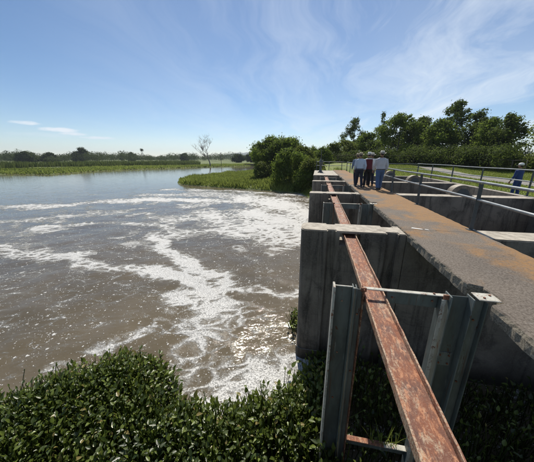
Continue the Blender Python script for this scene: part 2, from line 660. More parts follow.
def finish(bm, name, mat, parent=None, bevel=0.0, seg=2, kind=None):
    bmesh.ops.recalc_face_normals(bm, faces=bm.faces[:])
    if bevel:
        es = [e for e in bm.edges if len(e.link_faces) == 2 and e.calc_face_angle(0) > .6]
        bmesh.ops.bevel(bm, geom=es, offset=bevel, segments=seg, affect='EDGES', clamp_overlap=True)
    me = bpy.data.meshes.new(name)
    bm.to_mesh(me)
    bm.free()
    return link(name, me, mat, parent, kind)


def box(name, dims, mat, parent=None, bevel=.004):
    bm = bmesh.new()
    bm_box(bm, *dims)
    return finish(bm, name, mat, parent, bevel, 1)


def tube(name, pts, rad, mat, parent=None, seg=12):
    bm = bmesh.new()
    bm_tube(bm, pts, rad, seg)
    return finish(bm, name, mat, parent)


# ------------------------------------------------------------------ terrain and river
WATER_Z = -3.5
RIVER = np.array([(9.6, -120), (9.6, 22.8), (-0.15, 23.4), (-0.3, 31), (-2.2, 36.5), (-8, 38.6), (-14, 40.2), (-20, 42), (-25.5, 44.2), (-28, 47), (-30.5, 52), (-31, 60), (-29.5, 70), (-26, 86), (-20, 104), (-8, 126), (8, 143), (30, 150),
                  (30, 158), (6, 157), (-20, 155), (-40.6, 152), (-56, 134), (-68, 116), (-80.7, 97), (-82.3, 77), (-80.4, 63.5), (-93, 62), (-112, 48), (-150, 10), (-190, -60), (-210, -120)], float)


def sdist(P, poly):
    """signed distance of points to polygon, negative inside"""
    d2 = np.full(len(P), 1e18)
    inside = np.zeros(len(P), bool)
    for i in range(len(poly)):
        a, b = poly[i], poly[(i + 1) % len(poly)]
        e = b - a
        w = P - a
        tt = np.clip((w @ e) / (e @ e), 0, 1)
        q = w - tt[:, None] * e
        d2 = np.minimum(d2, (q * q).sum(1))
        c = (a[1] > P[:, 1]) != (b[1] > P[:, 1])
        with np.errstate(divide='ignore', invalid='ignore'):
            xi = a[0] + (P[:, 1] - a[1]) / (b[1] - a[1]) * (b[0] - a[0])
        inside ^= c & (P[:, 0] < xi)
    d = np.sqrt(d2)
    return np.where(inside, -d, d)


def vnoise(P, s, seed=0):
    """cheap smooth value noise in numpy"""
    q = P * s + seed * 17.31
    i = np.floor(q).astype(np.int64)
    f = q - i
    f = f * f * (3 - 2 * f)

    def h(ix, iy):
        n = (ix * 374761393 + iy * 668265263 + seed * 1442695041) & 0x7fffffff
        n = ((n ^ (n >> 13)) * 1274126177) & 0x7fffffff
        return (n & 0xffff) / 65535.0
    a = h(i[:, 0], i[:, 1]); b = h(i[:, 0] + 1, i[:, 1]); c = h(i[:, 0], i[:, 1] + 1); d = h(i[:, 0] + 1, i[:, 1] + 1)
    return (a * (1 - f[:, 0]) + b * f[:, 0]) * (1 - f[:, 1]) + (c * (1 - f[:, 0]) + d * f[:, 0]) * f[:, 1]


def sstep(x, a, b):
    t_ = np.clip((x - a) / (b - a), 0, 1)
    return t_ * t_ * (3 - 2 * t_)


def land_z(P):
    d = sdist(P, RIVER)
    wob = (vnoise(P, .25, 3) - .5) * .3 + (vnoise(P, .07, 4) - .5) * .3
    low = WATER_Z + .12 + .35 * sstep(d, 0, 3) + .5 * sstep(d, 4, 40) + wob * sstep(d, .5, 4)
    # the right-hand bank, by the dam, is higher
    t_ = sstep(P[:, 0] + .35 * np.maximum(P[:, 1] - 60, 0) * 0, -12, 4) * sstep(P[:, 1], 140, 90) + sstep(P[:, 0], 4, 9) * sstep(P[:, 1], 200, 150)
    t_ = np.clip(t_, 0, 1) * sstep(d, .4, 5.5)
    z = low * (1 - t_) + (-.62 + wob * .25 * (P[:, 0] < 1)) * t_
    z = np.where(d < 0, WATER_Z + .12 + np.maximum(d * 1.1, -1.8), z)
    return z


def polar_grid(c, rad, na, a0, a1):
    ang = np.linspace(a0, a1, na)
    A, Rr = np.meshgrid(ang, rad, indexing='ij')
    P = np.stack([c[0] + Rr.ravel() * np.sin(A.ravel()), c[1] + Rr.ravel() * np.cos(A.ravel())], 1)
    nr = len(rad)
    i, j = np.meshgrid(np.arange(na - 1), np.arange(nr - 1), indexing='ij')
    k = (i * nr + j).ravel()
    F = np.stack([k, k + 1, k + nr + 1, k + nr], 1)
    return P, F


rad = np.concatenate([np.array([.01]), np.geomspace(4, 3450, 230)])
P, F = polar_grid((2, 4), rad, 541, -math.pi, math.pi)
terr = link('ground', np_mesh('ground', np.column_stack([P, land_z(P)]), F[:, ::-1], smooth=True), M['terrain'], kind='structure')

# river sheet with foam density and flow coordinates
rad = np.concatenate([np.geomspace(.4, 230, 330)])
P, F = polar_grid((0.0, -0.5), rad, 420, -R(125), R(60))
# break-lines of foam drifting on the river: (polyline, half width, strength)
FOAM = [
    ([(-0.8, 18.7), (-3.1, 23.5), (-7.4, 27.3), (-13.9, 28.1), (-20.4, 27.6), (-25.4, 23.7), (-28.4, 20.7), (-38, 18.8)], 1.5, .78),
    ([(-1.9, 30.5), (-8.8, 32.5), (-16.3, 33.0), (-22.6, 30.7)], 2.4, .66),
    ([(-1, 35), (-12, 36.5), (-24, 37)], 1.8, .58),
    ([(-10.8, 14.1), (-9.2, 12.6), (-7.7, 11.1), (-5.9, 10.2), (-4.0, 9.7), (-3.4, 8.9), (-3.6, 8.0), (-4.6, 7.8), (-4.7, 7.2), (-4.2, 6.9)], .48, 1.0),
    ([(-7.4, 9.0), (-5.7, 9.3), (-4.6, 8.9), (-3.9, 8.4)], .62, 1.05),
    ([(-13.5, 10.6), (-11.4, 9.5), (-9.2, 8.9), (-7.4, 9.0)], .5, .68),
    ([(-3.4, 8.4), (-2.3, 8.8), (-1.6, 8.6), (-0.8, 8.3), (-0.3, 9.3)], .34, .84),
    ([(-4.4, 7.0), (-4.5, 6.0), (-4.9, 5.0), (-6, 3.7)], .30, .46),
    ([(-18.3, 10.6), (-15.1, 10.4), (-12.2, 10.3)], .9, .66),
    ([(-1.7, 3.6), (-.9, 4.3), (-.2, 4.8)], .95, 1.35),  # near patch: foam with sun glitter painted in as white specks
    ([(-3.0, 6.9), (-3.3, 5.6), (-3.0, 4.6), (-2.2, 3.8)], .95, .72),
    ([(-20, 14.2), (-16.2, 16.2), (-12.5, 16.6), (-9, 15)], .8, .60),
    ([(-30, 14), (-24, 15.5), (-19, 19)], 1.0, .52),
    ([(-.2, 14.2), (-2.5, 14.1), (-4.8, 14.9), (-6.5, 16.4)], .55, .72),
    ([(-.2, 16), (-1.6, 17.5), (-3.6, 20), (-6, 23)], 2.3, 1.0),
    ([(-.2, 21), (-2, 25), (-5, 28.5), (-9, 30.5)], 2.9, .96),
    ([(-3, 16.5), (-6, 18.5), (-9.5, 21)], 2.8, .78),
    ([(-6.5, 16.0), (-8.6, 14.2), (-10.8, 14.1)], 1.1, .62),
]
dens = np.zeros(len(P))
wob = np.stack([vnoise(P, .35, 11) - .5, vnoise(P, .35, 12) - .5], 1) * 1.5 + np.stack([vnoise(P, 1.1, 13) - .5, vnoise(P, 1.1, 14) - .5], 1) * .6
dist0 = np.hypot(P[:, 0], P[:, 1])
Pw = P + wob * np.clip(dist0 / 14, .25, 1.2)[:, None]
for line, w, s in FOAM:
    d2 = np.full(len(P), 1e9)
    for a, b in zip(line[:-1], line[1:]):
        a, b = np.array(a), np.array(b)
        e = b - a
        q = Pw - a
        tt = np.clip((q @ e) / (e @ e), 0, 1)
        d2 = np.minimum(d2, ((q - tt[:, None] * e) ** 2).sum(1))
    dens = np.maximum(dens, s * np.exp(-d2 / (w * w)))
near_f = sstep(P[:, 1], 60, 30) * sstep(P[:, 0], -70, -25)
dens *= .62 + .72 * vnoise(P, .55, 71) * (.6 + .8 * vnoise(P, .21, 72))
patch = vnoise(Pw, .42, 73) * .55 + vnoise(Pw, .95, 74) * .45
reach = sstep(P[:, 1], 8.5, 14) * sstep(P[:, 1], 38, 30) * sstep(P[:, 0], -34, -14)
dens = np.maximum(dens, reach * sstep(patch, .45, .72) * .58)
dens = np.maximum(dens, .18 * near_f)
# flow coordinates: stretched along the drift, which turns from down-left (near) to across (far)
ang = R(20)
cx, cy_ = -9.0, 12.0
u = (P[:, 0] - cx) * np.cos(ang) + (P[:, 1] - cy_) * np.sin(ang)
v = -(P[:, 0] - cx) * np.sin(ang) + (P[:, 1] - cy_) * np.cos(ang)
st = .80
flow = np.stack([u * st, v * (1.25), np.zeros(len(P))], 1)
z = np.full(len(P), WATER_Z)
chop = (vnoise(P, 1.3, 21) - .5) * .05 + (vnoise(P, .5, 22) - .5) * .06 + (vnoise(P, 3.1, 23) - .5) * .02
z += chop * sstep(dist0, 60, 15)
river = link('water', np_mesh('water', np.column_stack([P, z]), F[:, ::-1], {'foam': ('FLOAT', dens), 'flow': ('FLOAT_VECTOR', flow), 'calm': ('FLOAT', .28 + .72 * sstep(dist0, 45, 8))}, True), M['water'], kind='structure')

# lawn, path on the upstream side: flat by the basins, rising gently to the fence
def lawn_z(Pq):
    k_ = np.maximum(Pq[:, 0] - 15, (Pq[:, 1] - 27) * .9)
    return -.5 + 1.0 * sstep(k_, 0, 26) + .05 * (vnoise(Pq, .3, 61) - .5) * sstep(k_, -3, 3)


def lawn_at(x, y):
    return float(lawn_z(np.array([[x, y]]))[0])


def sheet(name, xs, ys, keep, dz, mat):
    X_, Y2 = np.meshgrid(xs, ys, indexing='ij')
    Pq = np.stack([X_.ravel(), Y2.ravel()], 1)
    ny = len(ys)
    i, j = np.meshgrid(np.arange(len(xs) - 1), np.arange(ny - 1), indexing='ij')
    k_ = (i * ny + j).ravel()
    Fq = np.stack([k_, k_ + ny, k_ + ny + 1, k_ + 1], 1)
    cen = Pq[Fq].mean(1)
    Fq = Fq[keep(cen)]
    return link(name, np_mesh(name, np.column_stack([Pq, lawn_z(Pq) + dz]), Fq, smooth=True), mat, kind='structure')


sheet('lawn', np.concatenate([[1.2, 2.3, 3.5, 5, 6.8, 8.62], np.arange(9.5, 111, 1.0)]), np.concatenate([np.arange(-25, 24, 1.0), [24.2], np.arange(25, 120, 1.0)]),
      lambda c: (c[:, 0] > 8.62) | ((c[:, 1] > 33) & (c[:, 0] > 1.2)) | ((c[:, 1] > 24.2) & (c[:, 0] > 3.5)), 0, M['lawn'])
sheet('path', np.array([15.2, 15.8, 16.4, 17.0, 17.5]), np.arange(-25, 44.1, .5), lambda c: c[:, 0] > 0, .012, M['path'])

# distant hills
for name, x0, x1, y0, hmax, seed in [('hills', -1250, 250, 3050, 92, 5), ('hills', 1500, 3300, 2000, 100, 9)]:
    n = 90
    xs = np.linspace(x0, x1, n)
    prof = hmax * (0.35 + .65 * vnoise(np.stack([xs, xs * 0], 1), 1 / 260, seed)) * np.sin(np.linspace(0, math.pi, n)) ** .6
    prof += 10 * vnoise(np.stack([xs, xs * 0], 1), 1 / 50, seed + 1)
    V, Fs = [], []
    ys = [y0 - 220, y0 - 110, y0, y0 + 120, y0 + 240]
    ks = [0, .45, 1, .5, 0]
    for i in range(n):
        for yy, k in zip(ys, ks):
            V.append((xs[i], yy, -4 + prof[i] * k))
    for i in range(n - 1):
        for j in range(4):
            a = i * 5 + j
            Fs.append((a, a + 5, a + 6, a + 1))
    link(name, np_mesh(name, np.array(V), np.array(Fs), smooth=True), M['hill'], kind='structure')

# ------------------------------------------------------------------ the sluice: piers, walkway
PIER_Y = [-.3, 5.68, 11.68, 17.68]
XL, XR, XW = 1.9, 3.37, 8.3          # walkway edges, basin wall


def pier_mesh(i):
    h = .33
    bm = bmesh.new()
    # plan of the downstream part: rounded nose, gate grooves in both faces
    nose = [(.02 - .31 * abs(math.cos(a)) ** .5, math.copysign(h * abs(math.sin(a)) ** .5, math.sin(a))) for a in np.linspace(R(90), R(270), 21)]
    front = [(.30, -h), (.30, -h + .09), (.47, -h + .09), (.47, -h), (1.52, -h), (1.52, -h + .11), (1.74, -h + .11), (1.74, -h), (XL - .003, -h)]
    back = [(x, -y) for x, y in front[::-1]]
    bm_prism(bm, nose + front + back, -5.2, -.03)
    # plinth round the foot of the nose
    bm_prism(bm, [(.02 - .335 * abs(math.cos(a)) ** .5, math.copysign((h + .025) * abs(math.sin(a)) ** .5, math.sin(a))) for a in np.linspace(R(90), R(270), 21)] + [(.24, -h - .025), (.24, h + .025)], -5.2, -3.22)
    bm_box(bm, XL, XR, -h, h, -5.2, -.172)
    bm_box(bm, XR + .003, XW, -h, h, -5.2, -.03)
    bmesh.ops.recalc_face_normals(bm, faces=bm.faces[:])
    es = [e for e in bm.edges if len(e.link_faces) == 2 and e.calc_face_angle(0) > .6 and max(v.co.z for v in e.verts) > -.05]
    bmesh.ops.bevel(bm, geom=es, offset=.018, segments=2, affect='EDGES')
    rnd = random.Random(i)
    me = bpy.data.meshes.new('concrete_pier')
    bm.to_mesh(me)
    bm.free()
    return me


PIER_LABEL = ['concrete pier under the viewpoint, out of sight at the near end of the beam',
              'big weathered concrete pier nearest the camera, behind the green steel frame',
              'second concrete pier along the walkway, just past the nearest big one',
              'third and farthest concrete pier, last before the gate stand platform']
piers = []
for i, y in enumerate(PIER_Y):
    if i == 0:
        bm = bmesh.new()
        bm_box(bm, -.3, 1.9, -.45, .33, -5.2, -.03)
        o = finish(bm, 'concrete_pier', M['pier'], None, .015)
        o.location = (0, y - .2, 0)
        tag(o, PIER_LABEL[0], 'pier', 'piers of the sluice')
        continue
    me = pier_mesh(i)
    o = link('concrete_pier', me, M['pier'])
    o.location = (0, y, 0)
    # pocket that lets the steel beam through
    cut = bmesh.new()
    bm_box(cut, .56, .99, -1, 1, -.36, -.075)
    cme = bpy.data.meshes.new('cut')
    cut.to_mesh(cme)
    cut.free()
    co = bpy.data.objects.new('cut', cme)
    COL.objects.link(co)
    co.location = o.location
    md = o.modifiers.new('pocket', 'BOOLEAN')
    md.object = co
    md.operation = 'DIFFERENCE'
    md.solver = 'EXACT'
    md.use_self = True
    bpy.context.view_layer.update()
    dg = bpy.context.evaluated_depsgraph_get()
    nm = bpy.data.meshes.new_from_object(o.evaluated_get(dg))
    o.modifiers.clear()
    o.data = nm
    bpy.data.objects.remove(co, do_unlink=True)
    tag(o, PIER_LABEL[i], 'pier', 'piers of the sluice')
    piers.append(o)

# gate stand platform (abutment block) at the far end
bm = bmesh.new()
bm_prism(bm, [(-.32, 23.2), (1.897, 23.2), (1.897, 32.0), (-.32, 32.0)], -5.2, -.02)
o = finish(bm, 'concrete_platform', M['pier'], None, .02)
tag(o, 'concrete platform with the dark gate stand, at the far end of the piers', 'platform')

# walkway slab with a crumbling downstream edge
ys = np.arange(-4, 33.01, .06)
n = len(ys)
q = np.stack([ys, ys * 0], 1)
e1 = (vnoise(q, 2.0, 31) - .5) * .022 + (vnoise(q, 13, 32) - .5) * .030
e2 = (vnoise(q, 3.0, 33) - .5) * .03 + (vnoise(q, 15, 34) - .5) * .05
chip = np.clip(vnoise(q, 1.9, 35) - .66, 0, 1) * .16
notch = np.zeros(n)
for k in range(4):
    c = 2.97 + 6 * k
    notch = np.maximum(notch, sstep(np.abs(ys - c), .24, .19) * .15)
walk = empty('concrete_walkway', (0, 0, 0))
tag(walk, 'long concrete walkway slab with orange stains that the group walks on', 'walkway')
cuts = [-4.0] + [y for y in PIER_Y] + [23.45, 28.2, 33.0]
for a_, b_ in zip(cuts[:-1], cuts[1:]):
    sel = np.where((ys > a_ + .03) & (ys < b_ - .03))[0]
    st_y = [a_ + .007] + [float(ys[i]) for i in sel] + [b_ - .007]
    st_i = [int(sel[0])] + [int(i) for i in sel] + [int(sel[-1])]
    V, Fs = [], []
    for i, y in zip(st_i, st_y):
        nx = notch[i]
        e3 = .006 * math.sin(y * 3.1) + .008 * math.sin(y * 17.7)
        V += [(XL + .016 + e1[i] * .8 + nx + chip[i], y, 0), (XL + .003 + e1[i] * .8 + nx + chip[i] * .6, y, -.012 - abs(e2[i]) * .3), (XL + e2[i] * .4 + nx, y, -.06), (XL + .012 + e1[i] * .6 + nx, y, -.165),
              (XR - .01, y, -.165), (XR, y, -.02), (XR - .012 + e3, y, 0), (2.9, y, .002), (2.4, y, .002)]
    m_ = len(st_y)
    for i in range(m_ - 1):
        for j in range(9):
            p_, q2 = i * 9 + j, i * 9 + (j + 1) % 9
            Fs.append((p_, p_ + 9, q2 + 9, q2))
    me = bpy.data.meshes.new('slab')
    me.from_pydata(V, [], Fs + [tuple(range(9)), tuple(range((m_ - 1) * 9 + 8, (m_ - 1) * 9 - 1, -1))])
    bm = bmesh.new()
    bm.from_mesh(me)
    bmesh.ops.recalc_face_normals(bm, faces=bm.faces[:])
    bm.to_mesh(me)
    bm.free()
    link('slab', me, M['deck'], walk)
bm = bmesh.new()
for poly in ([(2.10, 5.78), (2.32, 5.70), (2.30, 5.76), (2.14, 5.84)], [(2.36, 5.72), (2.43, 5.68), (2.42, 5.73), (2.37, 5.76)]):
    bm_prism(bm, poly, .003, .007)
finish(bm, 'paint_mark', M['white_paint'], walk)['label'] = 'small white paint dashes on the walkway'

# upstream basin wall
bm = bmesh.new()
bm_box(bm, XW + .003, XW + .33, -25, 24.2, -5.2, -.02)
bm_box(bm, XR + .03, XW, 23.3, 23.7, -5.2, -.03)
o = finish(bm, 'basin_wall', M['pier'], None, .015)
tag(o, 'concrete wall closing the basins in front of the lawn', 'wall')

# half-round concrete blocks standing on the upstream piers
HB = ['nearest', 'middle', 'farthest']
for k, (y, x) in enumerate([(11.98, 6.02), (17.98, 6.2), (23.85, 6.25)]):
    bm = bmesh.new()
    rr = .42
    pts = [(rr * math.cos(a), rr * math.sin(a)) for a in np.linspace(0, math.pi, 25)]
    a = [bm.verts.new((px_, -.16, pz_)) for px_, pz_ in pts]
    b = [bm.verts.new((px_, .30, pz_)) for px_, pz_ in pts]
    for i in range(len(pts)):
        j = (i + 1) % len(pts)
        bm.faces.new((a[i], a[j], b[j], b[i]))
    bm.faces.new(a)
    bm.faces.new(b[::-1])
    t_ = empty('half_round_block', (x, y, -.03))
    finish(bm, 'drum', M['pier'], t_, .02)
    bm = bmesh.new()
    a = [bm.verts.new((px_ * .55 + .03, -.165, pz_ * .62 + .02)) for px_, pz_ in pts]
    b = [bm.verts.new((px_ * .55 + .03, -.18, pz_ * .62 + .02)) for px_, pz_ in pts]
    for i in range(len(pts)):
        j = (i + 1) % len(pts)
        bm.faces.new((a[i], a[j], b[j], b[i]))
    bm.faces.new(b)
    finish(bm, 'face_shade', M['postm'], t_)  # dark sheet over the block face, painted to stand for its shade
    tag(t_, '%s of the three half-round concrete blocks behind the railing' % HB[k], 'concrete block', 'half-round concrete blocks')

# ------------------------------------------------------------------ rusty beam segments
BEAM_LABEL = ['long rusty red steel beam running through the foreground under the frame',
              'rusty steel beam in the second bay, behind the nearest big pier',
              'rusty steel beam in the third bay, seen as a short red strip',
              'farthest short rusty steel beam, just before the platform']
BX0, BX1, BZ = .645, .895, -.10


def beam(k, y0, y1):
    e = empty('steel_beam', (0, y0, 0))
    L = y1 - y0
    n = max(2, int(L / .1))
    rr = random.Random(k + 3)
    # web: a plate lying flat, a little below the flange edges, finely divided so it can be uneven
    bm = bmesh.new()
    bm_box(bm, BX0 + .016, BX1 - .016, 0, L, BZ - .062, BZ - .050)
    finish(bm, 'web', M['rust'], e)
    for x0, x1 in ((BX0, BX0 + .015), (BX1 - .015, BX1)):
        bm = bmesh.new()
        rows = []
        for i in range(n + 1):
            y = L * i / n
            j = rr.uniform(-.003, .003)
            t1 = BZ + rr.uniform(-.006, .001)
            rows.append([bm.verts.new(p) for p in ((x0 + j, y, BZ - .082), (x1 + j, y, BZ - .082), (x1 + j, y, t1), (x0 + j, y, t1))])
        for a, b in zip(rows[:-1], rows[1:]):
            for c in range(4):
                d = (c + 1) % 4
                bm.faces.new((a[c], a[d], b[d], b[c]))
        bm.faces.new(rows[0][::-1])
        bm.faces.new(rows[-1])
        finish(bm, 'flange', M['rustpale'], e)
    tag(e, BEAM_LABEL[k], 'steel beam', 'steel beams through the piers')


for k, (y0, y1) in enumerate([(-.2, 5.67), (5.69, 11.67), (11.69, 17.67), (17.69, 23.19)]):
    beam(k, y0, y1)

# ------------------------------------------------------------------ gate guide frames, one per bay


def guide_frame():
    e = empty('sluice_gate_support', (0, 0, 0))
    zt, zb = -.03, -4.4
    # left guide
    g = empty('guide_column')
    g.parent = e
    box('flange', (.272, .300, -.13, .02, zb, zt + .02), M['pale'], g)
    box('web', (.3005, .508, -.012, .002, zb, zt - .015), M['green'], g)
    box('flange', (.5085, .522, -.10, .03, zb, zt + .012), M['green'], g)
    box('flange', (.545, .557, -.10, .02, zb, zt + .010), M['green'], g)
    box('web', (.5575, .626, -.045, -.033, zb, zt - .02), M['green2'], g)
    box('flange', (.6265, .640, -.12, .03, zb, zt + .012), M['rust'], g)
    box('tie_bar', (.3005, .508, -.055, -.030, zt - .004, zt + .008), M['pale'], g)
    box('tie_bar', (.5225, .5445, -.07, -.045, zt - .02, zt), M['pale'], g)
    # right guide
    g = empty('guide_column')
    g.parent = e
    box('flange', (1.480, 1.524, -.10, -.088, zb, zt - .03), M['pale'], g)
    box('flange', (1.480, 1.490, -.0875, .02, zb, zt - .03), M['green'], g)
    box('flange', (1.560, 1.574, -.12, .03, zb, zt + .025), M['green2'], g)
    box('web', (1.5745, 1.786, -.012, .002, zb, zt - .01), M['green'], g)
    box('splice_plate', (1.60, 1.76, -.024, -.0125, -1.02, -.82), M['green2'], g)
    box('flange', (1.7865, 1.800, -.12, .03, zb, zt + .015), M['green2'], g)
    box('web', (1.8005, 1.925, -.055, -.043, zb, zt - .02), M['green2'], g)
    box('flange', (1.9255, 1.940, -.12, .03, zb, zt - .02), M['green'], g)
    box('cap_plate', (1.83, 2.045, -.13, .045, zt + .017, zt + .030), M['pale'], g)
    # top cross angle
    g = empty('cross_angle')
    g.parent = e
    box('top_leg', (.6405, 1.5595, -.062, .0, zt - .012, zt), M['pale'], g)
    box('vertical_leg', (.92, 1.4795, -.0145, -.0005, zt - .19, zt - .0125), M['green'], g)
    box('lug', (.60, .665, -.09, -.065, zt - .03, zt + .022), M['rust'], g)
    box('lug', (1.50, 1.555, -.09, -.065, zt - .03, zt + .028), M['rust'], g)
    # lower cross angle
    g = empty('lower_cross_angle')
    g.parent = e
    box('top_leg', (.6405, 1.18, -.08, .0, -2.56, -2.548), M['rust'], g)
    box('top_leg', (1.1805, 1.4795, -.08, .0, -2.56, -2.548), M['pale'], g)
    box('vertical_leg', (.6405, 1.4795, -.012, -.0005, -2.72, -2.5605), M['green'], g)
    return e


def bolts(g, pts):
    for x, y, z_, ax in pts:
        bm = bmesh.new()
        ring = [(.013 * math.cos(a), .013 * math.sin(a)) for a in np.linspace(0, 2 * math.pi, 6, endpoint=False)]
        if ax == 'y':
            lo = [bm.verts.new((x + u_, y, z_ + v_)) for u_, v_ in ring]
            hi = [bm.verts.new((x + u_, y - .012, z_ + v_)) for u_, v_ in ring]
        else:
            lo = [bm.verts.new((x + u_, y + v_, z_)) for u_, v_ in ring]
            hi = [bm.verts.new((x + u_, y + v_, z_ + .012)) for u_, v_ in ring]
        bm.faces.new(lo[::-1]); bm.faces.new(hi)
        for i in range(6):
            bm.faces.new((lo[i], lo[(i + 1) % 6], hi[(i + 1) % 6], hi[i]))
        finish(bm, 'bolt', M['rust'], g)


fr = guide_frame()
for g in list(fr.children):
    if g.name.startswith('guide_column') and any(c.name.startswith('cap_plate') for c in g.children):
        bolts(g, [(1.63, -.0245, -.86, 'y'), (1.73, -.0245, -.86, 'y'), (1.63, -.0245, -.98, 'y'), (1.73, -.0245, -.98, 'y'), (1.90, -.08, .0005, 'z'), (1.99, -.01, .0005, 'z'), (1.86, -.0555, -.30, 'y'), (1.86, -.0555, -1.2, 'y')])
    elif g.name.startswith('guide_column'):
        bolts(g, [(.40, -.0125, -.25, 'y'), (.40, -.0125, -1.05, 'y'), (.40, -.0125, -1.85, 'y'), (.592, -.0455, -.4, 'y'), (.592, -.0455, -1.3, 'y')])
    elif g.name.startswith('cross_angle'):
        bolts(g, [(.98, -.015, -.13, 'y'), (1.42, -.015, -.13, 'y'), (1.42, -.03, -.0295, 'z')])
FRAME_LABEL = ['tall green steel gate frame in the foreground, the rusty beam passing through it',
               'steel gate frame in the second bay, showing above the nearest big pier',
               'steel gate frame in the third bay, behind the second pier',
               'farthest small steel gate frame, in the bay before the platform']
for k in range(4):
    o = fr if k == 0 else copy_tree(fr)
    o.location = (0, 2.93 + 6 * k, 0)
    tag(o, FRAME_LABEL[k], 'gate frame', 'gate frames in the bays')

# ------------------------------------------------------------------ railings


def railing(name, pts_post, x, y0, y1, label, rails, pr, zb=0.0, ztop=1.0, along='y'):
    e = empty(name, (x, y0, zb) if along == 'y' else (y0, x, zb))

    def P3(s, z):
        return (0, s - y0, z - zb) if along == 'y' else (s - y0, 0, z - zb)
    for s in pts_post:
        bm = bmesh.new()
        a = P3(s, zb)
        b = P3(s, ztop)
        w = .038
        # angle-iron post: two legs
        bm_box(bm, a[0] - w, a[0] + w, a[1] - .004, a[1] + .004, a[2], b[2])
        bm_box(bm, a[0] + w - .008, a[0] + w, a[1] + .0045, a[1] + .06, a[2], b[2])
        bm_box(bm, a[0] - .07, a[0] + .07, a[1] - .07, a[1] + .07, a[2] + .002, a[2] + .012)
        finish(bm, 'post', M['postm'], e)
    for nm, z in rails:
        m = 14
        pts = []
        for i in range(m + 1):
            s = y0 + (y1 - y0) * i / m
            p = P3(s, z + .012 * math.sin(i * 1.7 + z))
            pts.append(p)
        tube(nm, pts, pr, M['rail'], e, 12)
    return tag(e, label, 'railing')


railing('pipe_railing', [-3.2, -.1, 2.85, 5.9, 9.0, 12.1, 15.2, 18.3, 21.4, 24.5, 27.6, 30.7], XR - .045, -3.6, 30.9,
        'nearer two-bar pipe railing along the right edge of the walkway', [('top_rail', 1.0), ('middle_rail', .645)], .027, 0, .975)
railing('pipe_railing', [0.0, 3.0, 6.0, 9.0, 12.0, 15.2, 18.2, 21.2, 24.0], XW + .17, -1, 24.2,
        'farther pipe railing on the basin wall, in front of the lawn', [('top_rail', 1.0), ('middle_rail', .56)], .026, -.02, .975)
railing('pipe_railing', [-.1, 1.4, 2.9], 32.4, -.2, 3.3, 'short pipe railing closing the far end of the walkway', [('top_rail', 1.0), ('middle_rail', .55)], .026, -.02, .975, 'x')
railing('pipe_railing', [3.7, 6.3, 8.9], 25.2, 3.6, 9.0, 'pipe railing crossing the lawn edge behind the last basin', [('top_rail', .95), ('middle_rail', .5)], .024, -.5, .92, 'x')

# ------------------------------------------------------------------ gate stand with stem
e = empty('gate_stand', (.33, 27.4, -.02))
bm = bmesh.new(); bm_box(bm, -.28, .28, -.28, .28, 0, .10); finish(bm, 'base', M['postm'], e, .02)
bm = bmesh.new(); bm_lathe(bm, [(.20, .10), (.17, .14), (.125, .25), (.115, .75), (.14, .82), (.14, .88)], 20); finish(bm, 'pedestal', M['postm'], e)
bm = bmesh.new(); bm_lathe(bm, [(.12, .88), (.19, .92), (.20, 1.12), (.16, 1.20), (.07, 1.26), (.065, 1.42)], 20); finish(bm, 'gear_head', M['postm'], e)
bm = bmesh.new(); bm_lathe(bm, [(.03, 1.42), (.03, 2.30), (.012, 2.33)], 12); finish(bm, 'stem', M['postm'], e)
bm = bmesh.new()
ring = [(.20, .26 * math.cos(a), 1.02 + .26 * math.sin(a)) for a in np.linspace(0, 2 * math.pi, 33)]
bm_tube(bm, ring, .016, 8, False)
for a in (0, R(120), R(240)):
    bm_tube(bm, [(.20, 0, 1.02), (.20, .26 * math.cos(a), 1.02 + .26 * math.sin(a))], .010, 6)
finish(bm, 'handwheel', M['postm'], e)
tag(e, 'dark iron gate stand with a tall stem on the far platform', 'gate stand')

# ------------------------------------------------------------------ foliage helpers


def leaf_verts(C, D, U, L, W, cup=.15):
    """rhombus leaves: C centre, D unit long axis, U unit normal, L length, W width -> (4n,3), faces"""
    S = np.cross(D, U)
    n = len(C)
    L = np.broadcast_to(L, (n,))[:, None]
    W = np.broadcast_to(W, (n,))[:, None]
    a = C - D * L * .5
    b = C + S * W * .5 + U * W * cup
    c = C + D * L * .5
    d = C - S * W * .5 + U * W * cup
    V = np.stack([a, b, c, d], 1).reshape(-1, 3)
    F = np.arange(4 * n).reshape(n, 4)
    return V, F


def unit(v):
    return v / np.maximum(np.linalg.norm(v, axis=1, keepdims=True), 1e-9)


def rand_dir(n):
    return unit(RNG.normal(size=(n, 3)))


def lobes_envelope(h0, h1, rx, shape, n, rl):
    """lobe centres filling a crown between heights h0..h1 whose half width is rx*shape(t)"""
    out = []
    for i in range(n):
        t_ = (i + RNG.random()) / n
        w = rx * shape(t_)
        a = RNG.random() * 2 * math.pi
        r_ = w * math.sqrt(RNG.random()) * (.95 if RNG.random() < .75 else 1.18)
        out.append((r_ * math.cos(a), r_ * math.sin(a), h0 + (h1 - h0) * t_, rl * (0.4 + 1.1 * RNG.random() ** 1.3) * (0.65 + .5 * shape(t_))))
    return out


